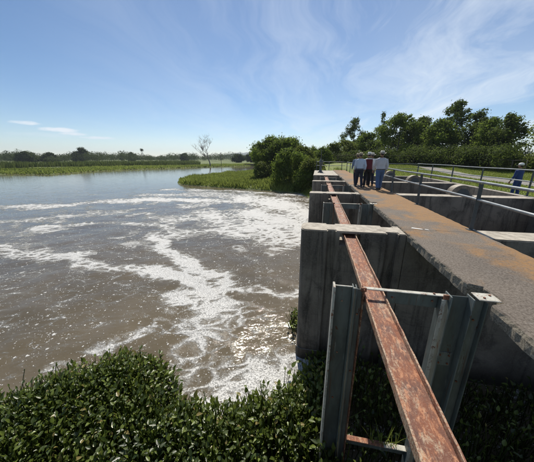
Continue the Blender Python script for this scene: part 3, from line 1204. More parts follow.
def crown_mesh(lobes, per_area, leaf, flat=.8, shell=.55):
    Cs, Ns, Rs = [], [], []
    for x, y, z_, r_ in lobes:
        n = max(6, int(per_area * r_ * r_))
        d = rand_dir(n)
        rr_ = r_ * (shell + (1 - shell) * RNG.random(n) ** .5) * (1 + .30 * RNG.normal(size=n))
        p = d * rr_[:, None] * np.array([1, 1, flat]) + np.array([x, y, z_])
        Cs.append(p); Ns.append(d)
        tone = RNG.random() ** 1.5 * .62
        Rs.append(np.clip(tone + .5 * RNG.random(n) * (0.4 + .6 * (d[:, 2] * .5 + .5) * 0 + .3), 0, 1))
    C = np.concatenate(Cs); N = np.concatenate(Ns); rr_ = np.concatenate(Rs)
    U = unit(N + .9 * rand_dir(len(C)) + np.array([0, 0, .35]))
    D = unit(np.cross(U, rand_dir(len(C))))
    sz = leaf * (0.65 + .7 * RNG.random(len(C)))
    V, Fq = leaf_verts(C, D, U, sz * 1.35, sz * .8)
    return np_mesh('crown', V, Fq, {'rnd': ('FLOAT', np.repeat(rr_, 4))})


def trunk_mesh(h, r0, lobes, lean=(0, 0), nlimb=7, top=.8):
    bm = bmesh.new()
    pts = []
    m = 7
    for i in range(m + 1):
        t_ = i / m
        pts.append((lean[0] * t_ + .12 * math.sin(3.1 * t_ + h) * t_ * h * .12, lean[1] * t_ + .1 * math.cos(4 * t_ + h) * t_ * h * .1, -.4 + (h * top + .4) * t_))
    bm_tube(bm, pts, [r0 * (1.25 if i == 0 else 1 - .8 * i / m) for i in range(m + 1)], 8)
    sel = sorted(lobes, key=lambda l: -l[3])[:nlimb]
    for l in sel:
        t_ = min(.85, max(.2, (l[2] / h) * .62))
        i = t_ * m
        k = int(i)
        a = Vector(pts[k]).lerp(Vector(pts[min(m, k + 1)]), i - k)
        b = Vector(l[:3])
        mid = a.lerp(b, .5) + Vector((0, 0, -.06 * (b - a).length))
        rr_ = r0 * (1 - .75 * t_) * .55
        bm_tube(bm, [a, mid, b], [rr_, rr_ * .6, rr_ * .2], 6)
    bmesh.ops.recalc_face_normals(bm, faces=bm.faces[:])
    me = bpy.data.meshes.new('trunk')
    bm.to_mesh(me)
    bm.free()
    return me


round_sh = lambda t: max(.15, math.sin(math.pi * min(1, .12 + .88 * t)) ** .55)
egg_sh = lambda t: max(.12, math.sin(math.pi * (t ** .75) * .97 + .03) ** .7)
cone_sh = lambda t: max(.10, (1 - t) ** .8 * min(1, .4 + 3 * t))
dome_sh = lambda t: max(.25, min(1.0, .55 + 1.6 * t) * math.sqrt(max(0, 1 - (max(0, t - .15) / .88) ** 2.4)))
bush_sh = lambda t: max(.2, math.sqrt(max(0, 1 - t * t * .95)))


def tree(name, label, loc, h, rx, base, shape, nl, rl, dens_, leaf, mat, trunk=.2, flat=.8, group=None, cat='tree', shell=.5, lean=(0, 0)):
    e = empty(name, loc)
    lb = lobes_envelope(base, h - rl * .5, rx - rl * .6, shape, nl, rl)
    lb = [(x + lean[0] * (z_ / h), y + lean[1] * (z_ / h), z_, r_) for x, y, z_, r_ in lb]
    link('trunk', trunk_mesh(h, trunk, lb, lean), M['bark'], e)
    link('crown', crown_mesh(lb, dens_, leaf, flat, shell), mat, e)
    return tag(e, label, cat, group)


def at(pxx, d, z_=None):
    """a spot on the ground d metres out, by bearing of the picture column (surveyed from the photograph)"""
    a = math.atan((pxx - 267) / 258.7) - YAW
    x, y = d * math.sin(a), d * math.cos(a)
    if z_ is None:
        z_ = float(land_z(np.array([[x, y]]))[0])
    return (x, y, z_)


# ------------------------------------------------------------------ trees on the right, beyond the lawn
G1 = 'trees in the row beyond the lawn'
A, B, Cc = M['leafA'], M['leafB'], M['leafC']
ROW = [  # column, distance, top row, half width px, shape, lobes, lobe r, leaf, mat, label
    (333, 52, 141, 9, bush_sh, 12, 1.0, B, 'low olive shrubby tree just right of the gate stand'),
    (352, 64, 119, 11, egg_sh, 22, 1.15, Cc, 'slim dark feathery tree rising left of the group, alone above its neighbours'),
    (345, 56, 138, 11, round_sh, 16, 1.1, B, 'small bushy tree at the foot of the slim dark tree'),
    (368, 58, 132, 15, round_sh, 20, 1.25, A, 'rounded mid-green tree right behind the group of walkers'),
    (379, 66, 113, 6, egg_sh, 14, .8, Cc, 'narrow dark treetop poking up above the walkers'),
    (397, 54, 113, 19, round_sh, 30, 1.35, A, 'broad leafy green tree right of the walkers'),
    (418, 58, 117, 17, round_sh, 26, 1.35, Cc, 'dark dense tree in the middle of the right-hand row'),
    (434, 50, 119, 15, round_sh, 24, 1.25, A, 'rounded green tree left of the tallest one'),
    (449, 56, 102, 16, egg_sh, 30, 1.2, Cc, 'tallest tree of the right-hand row, with an airy open top'),
    (470, 52, 111, 15, egg_sh, 26, 1.2, Cc, 'dark tree right of the tallest one'),
    (486, 48, 117, 13, round_sh, 22, 1.1, A, 'green bushy tree behind the fence near the man in blue'),
    (502, 45, 113, 14, egg_sh, 24, 1.0, Cc, 'spreading dark tree at the right end of the row'),
]
for c, d, ty, hw, sh, nl, rl, mt, lab in ROW:
    ang_c = math.atan((c - 267) / 258.7)
    ppm = 258.7 / (d * 1.12 * math.cos(ang_c))        # pixels per metre across at that distance
    top = CAM_Z + (157.5 - ty) / ppm * 1.0
    h = top + .55
    rx = hw / ppm * 1.12
    tree('broadleaf_tree', lab, at(c, d * 1.12, .35), h - 1.5, rx * 1.08, h * .10, sh, int(nl * 2.6), rl * .62, 280 if sh is not egg_sh else 210, .25, mt, .2, .85, G1)
# undergrowth along the fence; shade under the trees put into dark leaves
US = ['leftmost', 'second', 'third', 'fourth', 'fifth', 'sixth', 'seventh', 'last']
for i, (c, d, hh) in enumerate([(352, 55, 1.7), (376, 54, 1.8), (398, 53, 1.6), (419, 52, 1.9), (440, 51, 1.7), (461, 50, 2.0), (482, 48, 1.8), (500, 46, 1.7)]):
    tree('hedge_shrub', '%s of the dark shrubs under the right-hand trees, counted from the left' % US[i], at(c, d, .4), hh + .9, 4.0, .25, bush_sh, 22, .95, 380, .18, Cc, .05, .8, 'shrubs at the foot of the row', 'shrub')
# sparse tree at the frame's right edge and shrubs under the gap
tree('sparse_tree', 'sparse light-leaved tree at the right edge of the photo', at(541, 42, .3), 5.2, 3.2, 1.3, round_sh, 26, .55, 190, .17, B, .12, .85)
tree('hedge_shrub', 'olive shrub below the gap with the far hill', at(520, 46, .4), 1.7, 2.2, .2, bush_sh, 14, .7, 330, .16, B, .05, .8, None, 'shrub')
tree('hedge_shrub', 'olive shrub behind the man in blue, at the right edge', at(536, 44, .3), 1.5, 2.0, .2, bush_sh, 14, .7, 330, .16, B, .05, .8, None, 'shrub')

# chain-link fence in front of the row: top rail, posts, line wires
e = empty('wire_fence', (0, 0, 0))
fpts = [at(338, 52, 0), at(372, 51, 0), at(400, 50, 0), at(430, 48.5, 0), at(465, 47, 0), at(490, 45, 0), at(514, 42, 0), at(545, 39.5, 0)]
ftop = []
for a, b in zip(fpts[:-1], fpts[1:]):
    for k in range(2):
        t_ = k / 2
        p = (a[0] * (1 - t_) + b[0] * t_, a[1] * (1 - t_) + b[1] * t_)
        p = (p[0], p[1], lawn_at(*p))
        ftop.append(p)
        tube('post', [p, (p[0], p[1], p[2] + 1.5)], .04, M['timber'], e, 8)
for z_, r_, nm in ((1.48, .030, 'top_rail'), (1.1, .010, 'wire'), (.75, .010, 'wire'), (.4, .010, 'wire')):
    tube(nm, [(p[0], p[1], p[2] + z_) for p in ftop], r_, M['timber'], e, 6)
tag(e, 'long wire fence with thin posts and a top rail in front of the right-hand trees', 'fence')

# ------------------------------------------------------------------ spit trees
tree('round_tree', 'big round dark tree on the grassy spit in the river', at(278, 56), 8.3, 7.0, 1.5, dome_sh, 120, 1.0, 420, .25, A, .3, .85)
for c, d, h, rx, mt, lab in [(291, 42, 5.0, 3.3, A, 'large dark bush at the water edge right of the round tree'),
                             (263, 50, 3.6, 2.1, B, 'smaller bush at the left foot of the round tree'),
                             (303, 46, 5.0, 2.6, B, 'olive bush between the big waterside bush and the platform'),
                             (312, 38, 3.9, 2.0, B, 'leafy bush crowding the left side of the platform'),
                             (322, 52, 4.2, 2.4, A, 'green bush behind the gate stand'),
                             (306, 37.5, 3.0, 1.3, A, 'low dark bush where the spit meets the first bays')]:
    p = at(c, d)
    tree('bush', lab, p, h, rx, .35, bush_sh, 55, .7, 420, .20, mt, .1, .85, 'bushes on the spit', 'bush')
tree('broadleaf_tree', 'pale distant tree low between the spit and the gate stand', at(300, 95, -2), 7.0, 4, 1.4, round_sh, 18, 1.2, 260, .3, B, .2)
tree('broadleaf_tree', 'small far tree left of the gate stand', at(312, 80, -2), 6.6, 3, 1.2, round_sh, 16, 1.0, 260, .28, A, .2)

# ------------------------------------------------------------------ bare tree on the far shore
e = empty('bare_tree', at(210, 147))
bm = bmesh.new()
rb = random.Random(4)


def branch(a, d, L, r_, lev):
    pts = [a]
    p, dd = a.copy(), d.copy()
    for k in range(4):
        dd = (dd + Vector((rb.uniform(-.2, .2), rb.uniform(-.2, .2), rb.uniform(-.03, .14)))).normalized()
        p = p + dd * L / 4
        pts.append(p.copy())
    bm_tube(bm, pts, [r_ * (1 - .75 * i / 4) for i in range(5)], 5)
    if lev < 4:
        for k in range(5 if lev == 0 else 4):
            i = rb.choice([1, 2, 3, 4]) if lev else (2, 2, 3, 4, 4)[k]
            nd = (dd * .75 + Vector((rb.uniform(-1, 1), rb.uniform(-1, 1), rb.uniform(-.2, .6))) * 1.15).normalized()
            branch(pts[i], nd, L * rb.uniform(.5, .75), r_ * (1 - .75 * i / 4) * .75 + .012, lev + 1)


branch(Vector((0, 0, -.3)), Vector((.02, 0, 1)), 9.0, .42, 0)
finish(bm, 'trunk', M['bare'], e)
tag(e, 'tall leafless grey tree standing on the far shore', 'tree')
e = empty('utility_pole', at(221, 155))
tube('pole', [(0, 0, -.3), (0, 0, 7.5)], .14, M['timber'], e, 8)
tube('crossarm', [(-.8, 0, 7.0), (.8, 0, 7.0)], .07, M['timber'], e, 6)
tag(e, 'thin utility pole just right of the leafless tree', 'pole')
# low dark retaining wall on the far shore
e = empty('shore_wall', at(258, 158))
bm = bmesh.new()
bm_box(bm, -9, 8, -.3, .3, -.8, .75)
finish(bm, 'face', M['earth'], e, .03)
bm = bmesh.new()
bm_box(bm, -9.1, 8.1, -.4, .4, .752, .95)
finish(bm, 'coping', M['earth'], e, .03)
tag(e, 'low dark wall along the far shore behind the spit', 'wall')

# ------------------------------------------------------------------ far tree line
FAR = [(24, 290, 9.5, 6.0, 'round dark tree in the far left tree line'), (31, 300, 9.0, 5, 'small tree beside the round one at the far left'),
       (50, 300, 9.3, 6, 'broad low tree in the far left tree line'), (76, 310, 10.5, 4, 'narrow tree left of the tallest far tree'),
       (83, 305, 14.5, 6.0, 'tallest tree of the far left tree line'), (132, 330, 11, 4.5, 'small dark tree in the middle of the far tree line'),
       (238, 210, 7.5, 4.5, 'pale tree on the far shore right of the pole'), (252, 215, 8.6, 5, 'rounded tree on the far shore near the round spit tree'), (184, 300, 9.5, 5, 'tree in the far line left of the leafless tree')]
for c, d, h, rx, lab in FAR:
    p = at(c, d, -2.6)
    h *= .9
    tree('distant_tree', lab, p, h, rx * 1.15, h * .12, round_sh, 34, rx * .30, 75, .75, M['leafF'], .3, .85, 'trees singled out in the far line')
# slim palms standing above the line
for c, d, h, lab in [(143, 330, 12.5, 'left one of the two far palms above the tree line'), (141, 331, 12.0, 'right one of the two far palms above the tree line')]:
    e = empty('palm_tree', at(c + (2.2 if 'right' in lab else -1.0), d, -2.6))
    tube('trunk', [(0, 0, -.3), (.2, 0, h * .5), (.1, 0, h)], [.28, .2, .18], M['bark'], e, 8)
    n = 90
    D = unit(RNG.normal(size=(n, 3)) * np.array([1, 1, .55]) + np.array([0, 0, .1]))
    U = unit(np.cross(D, np.cross(np.array([0, 0, 1.]), D)) + .01)
    V, Fq = leaf_verts(np.array([.1, 0, h]) + D * 1.1, D, U, 2.2, .4)
    link('crown', np_mesh('crown', V, Fq, {'rnd': ('FLOAT', np.repeat(RNG.random(n), 4))}), M['leafF'], e)
    tag(e, lab, 'palm', 'far palms')

Cs, Ss, Rs = [], [], []
for i in range(700):
    c = RNG.uniform(-150, 330)
    d = RNG.uniform(285, 420)
    x, y, _ = at(c, d, 0)
    h = RNG.uniform(5.5, 10.0) * (1.0 + .25 * math.sin(c * .09) * math.sin(c * .031))
    w = RNG.uniform(3, 6)
    n = 150
    dd = rand_dir(n)
    p = np.array([x, y, -2.6 + h * .55]) + dd * np.array([w, w, h * .48]) * (RNG.random(n) ** .4)[:, None]
    Cs.append(p); Rs.append(np.clip(RNG.random() * .5 + RNG.random(n) * .5, 0, 1))
    Ss.append(np.full(n, .55))
Cp = np.concatenate(Cs)
U = rand_dir(len(Cp)); D = unit(np.cross(U, rand_dir(len(Cp))))
V, Fq = leaf_verts(Cp, D, U, np.concatenate(Ss) * 1.5, np.concatenate(Ss))
o = link('far_wood', np_mesh('far_wood', V, Fq, {'rnd': ('FLOAT', np.repeat(np.concatenate(Rs), 4))}), M['leafF'], kind='stuff')
tag(o, 'long low wood closing the horizon beyond the river', 'wood')

# ------------------------------------------------------------------ grasses


def blades(name, P3, h, w, mat, label, cat, lean=.35, tone=None):
    n = len(P3)
    a = RNG.random(n) * 2 * math.pi
    S = np.stack([np.cos(a), np.sin(a), a * 0], 1)
    h = np.broadcast_to(h, (n,)) * (0.6 + .7 * RNG.random(n))
    w = np.broadcast_to(w, (n,))
    tip = P3 + np.stack([RNG.normal(size=n) * lean * h, RNG.normal(size=n) * lean * h, h], 1)
    mid = (P3 * .45 + tip * .55) + np.array([0, 0, .08]) * h[:, None]
    V = np.stack([P3 - S * w[:, None] * .5, P3 + S * w[:, None] * .5, mid + S * w[:, None] * .35, tip, mid - S * w[:, None] * .35], 1).reshape(-1, 3)
    i = np.arange(n) * 5
    Fq = np.concatenate([np.stack([i, i + 1, i + 2, i + 4], 1)])
    Ft = np.stack([i + 4, i + 2, i + 3, i + 3], 1)
    r_ = RNG.random(n) if tone is None else np.clip(tone + .25 * (RNG.random(n) - .5), 0, 1)
    # tips as degenerate-free triangles: build separately
    me = bpy.data.meshes.new(name)
    nq, nt = n, n
    me.vertices.add(len(V)); me.vertices.foreach_set('co', V.astype(np.float32).ravel())
    loops = np.concatenate([Fq.ravel(), Ft[:, :3].ravel()]).astype(np.int32)
    me.loops.add(len(loops)); me.loops.foreach_set('vertex_index', loops)
    me.polygons.add(nq + nt)
    ls = np.concatenate([np.arange(nq) * 4, nq * 4 + np.arange(nt) * 3]).astype(np.int32)
    lt = np.concatenate([np.full(nq, 4), np.full(nt, 3)]).astype(np.int32)
    me.polygons.foreach_set('loop_start', ls); me.polygons.foreach_set('loop_total', lt)
    me.update()
    at_ = me.attributes.new('rnd', 'FLOAT', 'POINT')
    at_.data.foreach_set('value', np.repeat(r_, 5).astype(np.float32))
    me.validate()
    o_ = link(name, me, mat, kind='stuff')
    return tag(o_, label, cat)


def scatter(n, x0, x1, y0, y1, keep):
    Pq = np.stack([RNG.uniform(x0, x1, n), RNG.uniform(y0, y1, n)], 1)
    k = keep(Pq)
    Pq = Pq[k]
    return np.column_stack([Pq, land_z(Pq) - .03])


# spit
Pg = scatter(90000, -34, 4, 33, 105, lambda q_: (sdist(q_, RIVER) > .05) & ((q_[:, 1] < 75) | (RNG.random(len(q_)) < .4)))
tn = vnoise(Pg[:, :2], .22, 41) * .7 + vnoise(Pg[:, :2], .9, 42) * .3
dsh = sdist(Pg[:, :2], RIVER)
blades('spit_grass', Pg, np.clip(.18 + .75 * vnoise(Pg[:, :2], .45, 48) ** 1.5 + .25 * (dsh < 1.5), .1, 1) * sstep(dsh + .25, 0, 1.0), .13, M['grass'], 'thick green grass covering the spit', 'grass', .35, tn)
# far left shore: bright low plants, then tall reeds
Pg = scatter(120000, -180, -20, 20, 190, lambda q_: (lambda s: (s > 0) & (s < 22))(sdist(q_, RIVER)) & (q_[:, 0] < -30))
tn = vnoise(Pg[:, :2], .05, 43)
blades('shore_grass', Pg, .55, .5, M['grass'], 'bright low grass strip along the far shore', 'grass', .4, tn)
Pg = scatter(110000, -230, -30, 25, 230, lambda q_: (lambda s: (s > 17) & (s < 50))(sdist(q_, RIVER) + 10 * (vnoise(q_, .03, 44) - .5)) & (q_[:, 0] < -45 + 0 * q_[:, 1]))
tn = vnoise(Pg[:, :2], .06, 45) * .6
blades('reed_belt', Pg[vnoise(Pg[:, :2], .02, 49) > .38], 2.1, .40, M['reed'], 'dark belt of tall reeds behind the far shore', 'reeds', .16, tn[vnoise(Pg[:, :2], .02, 49) > .38])
# lawn grass
Pl = np.stack([RNG.uniform(8.7, 34, 110000), RNG.uniform(6, 50, 110000)], 1)
Pl = Pl[((Pl[:, 0] < 15.1) | (Pl[:, 0] > 17.6))]
tn = vnoise(Pl, .5, 46) * .6 + vnoise(Pl, .12, 47) * .4
blades('lawn_grass', np.column_stack([Pl, lawn_z(Pl) - .005]), .11, .045, M['grass'], 'short mown grass of the lawn behind the basins', 'grass', .5, tn)

# ------------------------------------------------------------------ water hyacinth
HY = np.array([(-9.5, .2), (-6.4, 2.6), (-5.6, 3.35), (-4.9, 4.1), (-4.35, 4.42), (-3.6, 4.35), (-3.1, 4.0), (-2.55, 3.55), (-1.9, 3.45), (-1.3, 3.6), (-.7, 3.95), (-.2, 4.45), (.1, 4.9), (.35, 5.3), (8.2, 5.3), (8.2, .4), (1, .1), (-3, -.4)], float)


def hyacinth(name, q_, label, hs=(.16, .66), leaf=.056, parent=None):
    n = len(q_)
    edge = -sdist(q_, HY)
    hgt = (hs[0] + (hs[1] - hs[0]) * RNG.random(n) ** 1.3) * (0.45 + .6 * sstep(edge, 0, 1.0)) + (.20 * vnoise(q_, 1.9, 51) + .42 * vnoise(q_, .75, 53) - .12) * sstep(edge, -.1, .8)
    base = np.column_stack([q_, np.full(n, WATER_Z - .05)])
    az_ = RNG.random(n) * 2 * math.pi
    tilt = np.abs(RNG.normal(size=n)) * .36
    out = np.stack([np.cos(az_), np.sin(az_), az_ * 0], 1)
    tip = base + np.column_stack([out[:, :2] * (tilt * hgt)[:, None], hgt])
    # leaf: spoon-shaped, 8 outline points + centre, cupped
    lean = np.where(RNG.random(n) < .42, RNG.uniform(.9, 1.6, n), np.clip(np.abs(RNG.normal(size=n)) * .5 + .08, 0, 1.35))
    D = unit(np.stack([out[:, 0] * np.sin(lean), out[:, 1] * np.sin(lean), np.cos(lean)], 1))
    S = unit(np.cross(D, np.array([0, 0, 1.0]) + out * .01))
    U = np.cross(S, D)
    sz = leaf * (.55 + .95 * RNG.random(n) ** 1.4)
    prof = [(0, 0), (.34, .20), (.43, .50), (.27, .86), (0, 1.22), (-.27, .86), (-.43, .50), (-.34, .20)]
    Vs = []
    for s_, t_ in prof:
        Vs.append(tip + S * (sz * s_ * .92)[:, None] + D * (sz * t_ * 1.15)[:, None] + U * (sz * (.16 * abs(s_) * 2 - .10 * t_ * t_))[:, None])
    Vs.append(tip + D * (sz * .5)[:, None] - U * (sz * .03)[:, None])
    k = 9
    leafV = np.stack(Vs, 1).reshape(-1, 3)
    i = np.arange(n)[:, None] * k
    Fl = np.concatenate([np.concatenate([i + j, i + (j + 1) % 8, i + 8], 1) for j in range(8)], 0)
    # stalk: three-sided
    off = len(leafV)
    sw = .008
    Vst = []
    for p in (base, tip):
        for a in (0, 2.1, 4.2):
            Vst.append(p + np.array([math.cos(a) * sw, math.sin(a) * sw, 0]))
    stV = np.stack(Vst, 1).reshape(-1, 3)
    i = off + np.arange(n)[:, None] * 6
    Fs_ = np.concatenate([np.concatenate([i + a, i + b, i + 3 + b], 1) for a, b in ((0, 1), (1, 2), (2, 0))] + [np.concatenate([i + a, i + 3 + b, i + 3 + a], 1) for a, b in ((0, 1), (1, 2), (2, 0))], 0)
    tone = np.clip(.05 + .95 * RNG.random(n) ** 2.0 + .30 * (vnoise(q_, .9, 52) - .45), 0, 1)
    rn = np.concatenate([np.repeat(tone, 9), np.repeat(tone * .6, 6)])
    me = np_mesh(name, np.concatenate([leafV, stV]), np.concatenate([Fl, Fs_]), {'rnd': ('FLOAT', rn)}, True)
    o_ = link(name, me, M['hyac'], kind='stuff')
    return tag(o_, label, 'water plants')


q_ = np.stack([RNG.uniform(-9.5, 8.2, 100000), RNG.uniform(-.3, 5.3, 100000)], 1)
ed = -sdist(q_, HY)
q_ = q_[(ed > 0) & (RNG.random(len(q_)) < .35 + .65 * sstep(ed, 0, .6))]
q_ = q_[((q_[:, 0] < .4) | (RNG.random(len(q_)) < .16)) & ~((q_[:, 0] > .2) & (q_[:, 0] < 2.0) & (np.abs(q_[:, 1] - 2.95) < .1))]
hyacinth('water_hyacinth', q_, 'dense mat of water hyacinth leaves along the bottom of the photo')
# stragglers that stand clear of the mat's edge
s_ = []
for i in range(260):
    k = RNG.integers(1, 13)
    a, b = HY[k], HY[k + 1]
    t_ = RNG.random()
    p = a * (1 - t_) + b * t_
    s_.append(p + RNG.normal(size=2) * .09 - np.array([0, .08]))
    for k in range(2):
        s_.append(s_[-1] + RNG.normal(size=2) * .03)
hyacinth('hyacinth_shoots', np.array(s_), 'taller hyacinth shoots standing up along the edge of the mat', (.32, .74), .085)
# clump behind the near pier's nose
a = RNG.random(160) * 6.28
rr_ = RNG.random(160) ** .5
hyacinth('hyacinth_clump', np.stack([-.32 + rr_ * .28 * np.cos(a), 6.65 + rr_ * .45 * np.sin(a)], 1), 'small green clump of plants behind the foot of the nearest big pier', (.35, .85), .07)

# dry weeds sprouting on the lower cross angle
e_p = np.column_stack([RNG.uniform(1.0, 1.35, 26), RNG.uniform(2.88, 2.92, 26), np.full(26, -2.548)])
blades('weed_sprouts', e_p, .30, .012, M['grass'], 'few thin weeds growing on the lower bar of the foreground frame', 'weeds', .35)

# ------------------------------------------------------------------ people


def loft(bm, rings, seg=16):
    """rings: list of (centre Vector, side Vector*rx, fwd Vector*ry)"""
    rs = []
    for c, s, f_ in rings:
        rs.append([bm.verts.new(c + s * math.cos(2 * math.pi * k / seg) + f_ * math.sin(2 * math.pi * k / seg)) for k in range(seg)])
    for a, b in zip(rs[:-1], rs[1:]):
        for k in range(seg):
            l = (k + 1) % seg
            bm.faces.new((a[k], a[l], b[l], b[k]))
    bm.faces.new(rs[0][::-1])
    bm.faces.new(rs[-1])


def limb(bm, pts, rad_):
    P_, Rr = [], []
    pts = [Vector(p) for p in pts]
    for i in range(len(pts) - 1):
        for k in range(4):
            t_ = k / 4
            P_.append(pts[i].lerp(pts[i + 1], t_)); Rr.append(rad_[i] * (1 - t_) + rad_[i + 1] * t_)
    P_.append(pts[-1]); Rr.append(rad_[-1])
    bm_tube(bm, P_, Rr, 12)


def remeshed(bm, name, voxel, smooth_it=4):
    bmesh.ops.recalc_face_normals(bm, faces=bm.faces[:])
    me = bpy.data.meshes.new('tmp')
    bm.to_mesh(me)
    bm.free()
    o_ = bpy.data.objects.new('tmp', me)
    COL.objects.link(o_)
    md = o_.modifiers.new('r', 'REMESH')
    md.mode = 'VOXEL'
    md.voxel_size = voxel
    md.use_smooth_shade = True
    ms = o_.modifiers.new('s', 'SMOOTH')
    ms.iterations = smooth_it
    ms.factor = .5
    dg = bpy.context.evaluated_depsgraph_get()
    nm = bpy.data.meshes.new_from_object(o_.evaluated_get(dg))
    bpy.data.objects.remove(o_, do_unlink=True)
    nm.name = name
    return nm


def person(loc, rz, label, shirt, trousers, hat, H=1.70, stride=.22, arm=(.1, -.15), vest=None, group=None, cap=False, bulk=1.0, lean=.03):
    """figure faces local +Y; built at 1.70 m and scaled"""
    e = empty('person', loc, rz)
    k = H / 1.70
    X, Y_ = Vector((1, 0, 0)), Vector((0, 1, 0))
    hip, sho = .90, 1.40

    def V_(x, y, z_):
        return Vector((x, y + max(0, z_ - .9) * lean * 2, z_)) * k
    # joints: legs in mid-stride
    legs = []
    for sd, st_ in ((-1, stride), (1, -stride)):
        hx = .092 * sd
        if st_ > 0:
            legs.append([V_(hx, 0, .88), V_(hx * 1.05, st_ * .62, .48), V_(hx * 1.05, st_ * .95, .085)])
        else:
            legs.append([V_(hx, 0, .88), V_(hx * 1.05, st_ * .20, .48), V_(hx * 1.05, st_ * 1.0, .10)])
    arms = []
    for sd, sw in ((-1, arm[0]), (1, arm[1])):
        arms.append([V_(.185 * sd * bulk, 0, 1.385), V_(.245 * sd * bulk, sw * .5 - .02, 1.10), V_(.235 * sd * bulk, sw + .08, .865), V_(.228 * sd * bulk, sw + .10, .80)])

    def torso(bm, g, zmin=.80, zmax=1.52):
        prof = [(.80, .150, .105), (.90, .168, .118), (1.00, .162, .112), (1.10, .158, .110), (1.22, .176, .118), (1.34, .190, .112), (1.40, .175, .095), (1.44, .110, .075), (1.47, .062, .062), (1.53, .056, .060)]
        loft(bm, [(V_(0, 0, z_), X * (rx * bulk + g) * k, Y_ * (ry * bulk + g) * k) for z_, rx, ry in prof if zmin - .001 <= z_ <= zmax + .001])
    # body, one continuous skin
    bm = bmesh.new()
    torso(bm, 0)
    hc = [(1.50, .050, .058, .0), (1.535, .062, .080, .012), (1.57, .070, .094, .012), (1.61, .074, .098, .006), (1.65, .073, .095, .0), (1.685, .058, .076, -.004), (1.705, .028, .038, -.005)]
    loft(bm, [(V_(0, dy_ + .01, z_), X * rx * k, Y_ * ry * k) for z_, rx, ry, dy_ in hc])
    loft(bm, [(V_(0, .100 + d_, z_), X * w_ * k, Y_ * w_ * 1.1 * k) for z_, d_, w_ in ((1.625, .0, .008), (1.60, .010, .012), (1.585, .016, .015), (1.575, .006, .012))], 8)     # nose
    for sd in (-1, 1):
        loft(bm, [(V_(sd * .076, .0, z_), X * .012 * k, Y_ * w_ * k) for z_, w_ in ((1.565, .010), (1.59, .018), (1.62, .020), (1.635, .012))], 8)   # ears
    for L in legs:
        limb(bm, L, [.082 * k * bulk, .054 * k, .040 * k])
    for A_ in arms:
        limb(bm, A_[:3], [.054 * k, .042 * k, .028 * k])
        d_ = (A_[3] - A_[2]).normalized()
        loft(bm, [(A_[2] + d_ * t_ * k, Y_ * a_ * k, X * b_ * k) for t_, a_, b_ in ((-.01, .028, .024), (.02, .036, .018), (.06, .042, .017), (.085, .040, .014))], 10)
    body = remeshed(bm, 'body', .011 * k)
    # five separate fingers a hand, rooted in the palm, slightly curled
    bm = bmesh.new()
    bm.from_mesh(body)
    for sd, A_ in zip((-1, 1), arms):
        base = A_[2] + (A_[3] - A_[2]).normalized() * .075 * k
        for f_, (off, ln) in enumerate(((-.030, .060), (-.010, .075), (.010, .082), (.030, .074))):
            p0 = base + Y_ * off * k
            p1 = p0 + Vector((-sd * .006, .004, -ln * .5)) * k
            p2 = p1 + Vector((-sd * .018, .004, -ln * .38)) * k
            bm_tube(bm, [p0, p1, p2], [.0092 * k, .0088 * k, .007 * k], 8)
        p0 = A_[2] + (A_[3] - A_[2]).normalized() * .03 * k + Y_ * .028 * k
        bm_tube(bm, [p0, p0 + Vector((-sd * .008, .026, -.026)) * k, p0 + Vector((-sd * .014, .034, -.062)) * k], [.011 * k, .010 * k, .008 * k], 8)
    bm.to_mesh(body)
    bm.free()
    for p_ in body.polygons:
        p_.use_smooth = True
    link('body', body, M['skin'], e)
    # eyes are hidden from here but belong to the face
    # shirt
    bm = bmesh.new()
    torso(bm, .016, .90, 1.44)
    for A_ in arms:
        limb(bm, [A_[0], A_[1], A_[1].lerp(A_[2], .85)], [.072 * k, .058 * k, .046 * k])
    link('shirt', remeshed(bm, 'shirt', .014 * k, 5), shirt, e)
    if vest is not None:
        bm = bmesh.new()
        torso(bm, .030, .90, 1.40)
        link('vest', remeshed(bm, 'vest', .014 * k, 4), vest, e)
    # trousers
    bm = bmesh.new()
    torso(bm, .012, .80, 1.00)
    for L in legs:
        limb(bm, [L[0], L[1], L[2]], [.104 * k * bulk, .076 * k, .066 * k])
    link('trousers', remeshed(bm, 'trousers', .014 * k, 4), trousers, e)
    bm = bmesh.new()
    loft(bm, [(V_(0, 0, z_), X * (.168 * bulk + .026) * k, Y_ * (.118 * bulk + .026) * k) for z_ in (.915, .955)], 20)
    link('belt', remeshed(bm, 'belt', .012 * k, 1), M['shoe'], e)
    # shoes
    for sd, L, st_ in zip((-1, 1), legs, (stride, -stride)):
        bm = bmesh.new()
        a = L[2]
        zf = .0 if st_ > 0 else .0
        loft(bm, [(Vector((a.x, a.y + y_ * k, (zf + hz * .5) * k)), X * rx * k, Vector((0, 0, 1)) * hz * .5 * k) for y_, rx, hz in ((-.085, .020, .05), (-.07, .036, .085), (0, .042, .105), (.07, .045, .08), (.14, .046, .06), (.18, .030, .045))], 12)
        link('shoe', remeshed(bm, 'shoe', .010 * k, 3), M['shoe'], e)
    # hair behind and under the hat
    bm = bmesh.new()
    loft(bm, [(V_(0, -.012, z_), X * rx * k, Y_ * ry * k) for z_, rx, ry in ((1.545, .045, .070), (1.575, .072, .088), (1.62, .079, .096), (1.67, .076, .092), (1.70, .050, .06))], 16)
    link('hair', remeshed(bm, 'hair', .012 * k, 2), M['hair'], e)
    # hat
    hz0 = 1.640
    he = empty('hat')
    he.parent = e
    he.location = V_(0, -.002, hz0)
    bm = bmesh.new()
    if cap:
        bm_lathe(bm, [(.094 * k, -.01), (.097 * k, .03), (.088 * k, .075 * k), (.05 * k, .105 * k), (.01, .112 * k)], 24)
    else:
        bm_lathe(bm, [(.090 * k, .0), (.092 * k, .04), (.086 * k, .085 * k), (.070 * k, .115 * k), (.035 * k, .105 * k), (.005, .100 * k)], 24)
    for v_ in bm.verts:
        v_.co.y *= 1.18
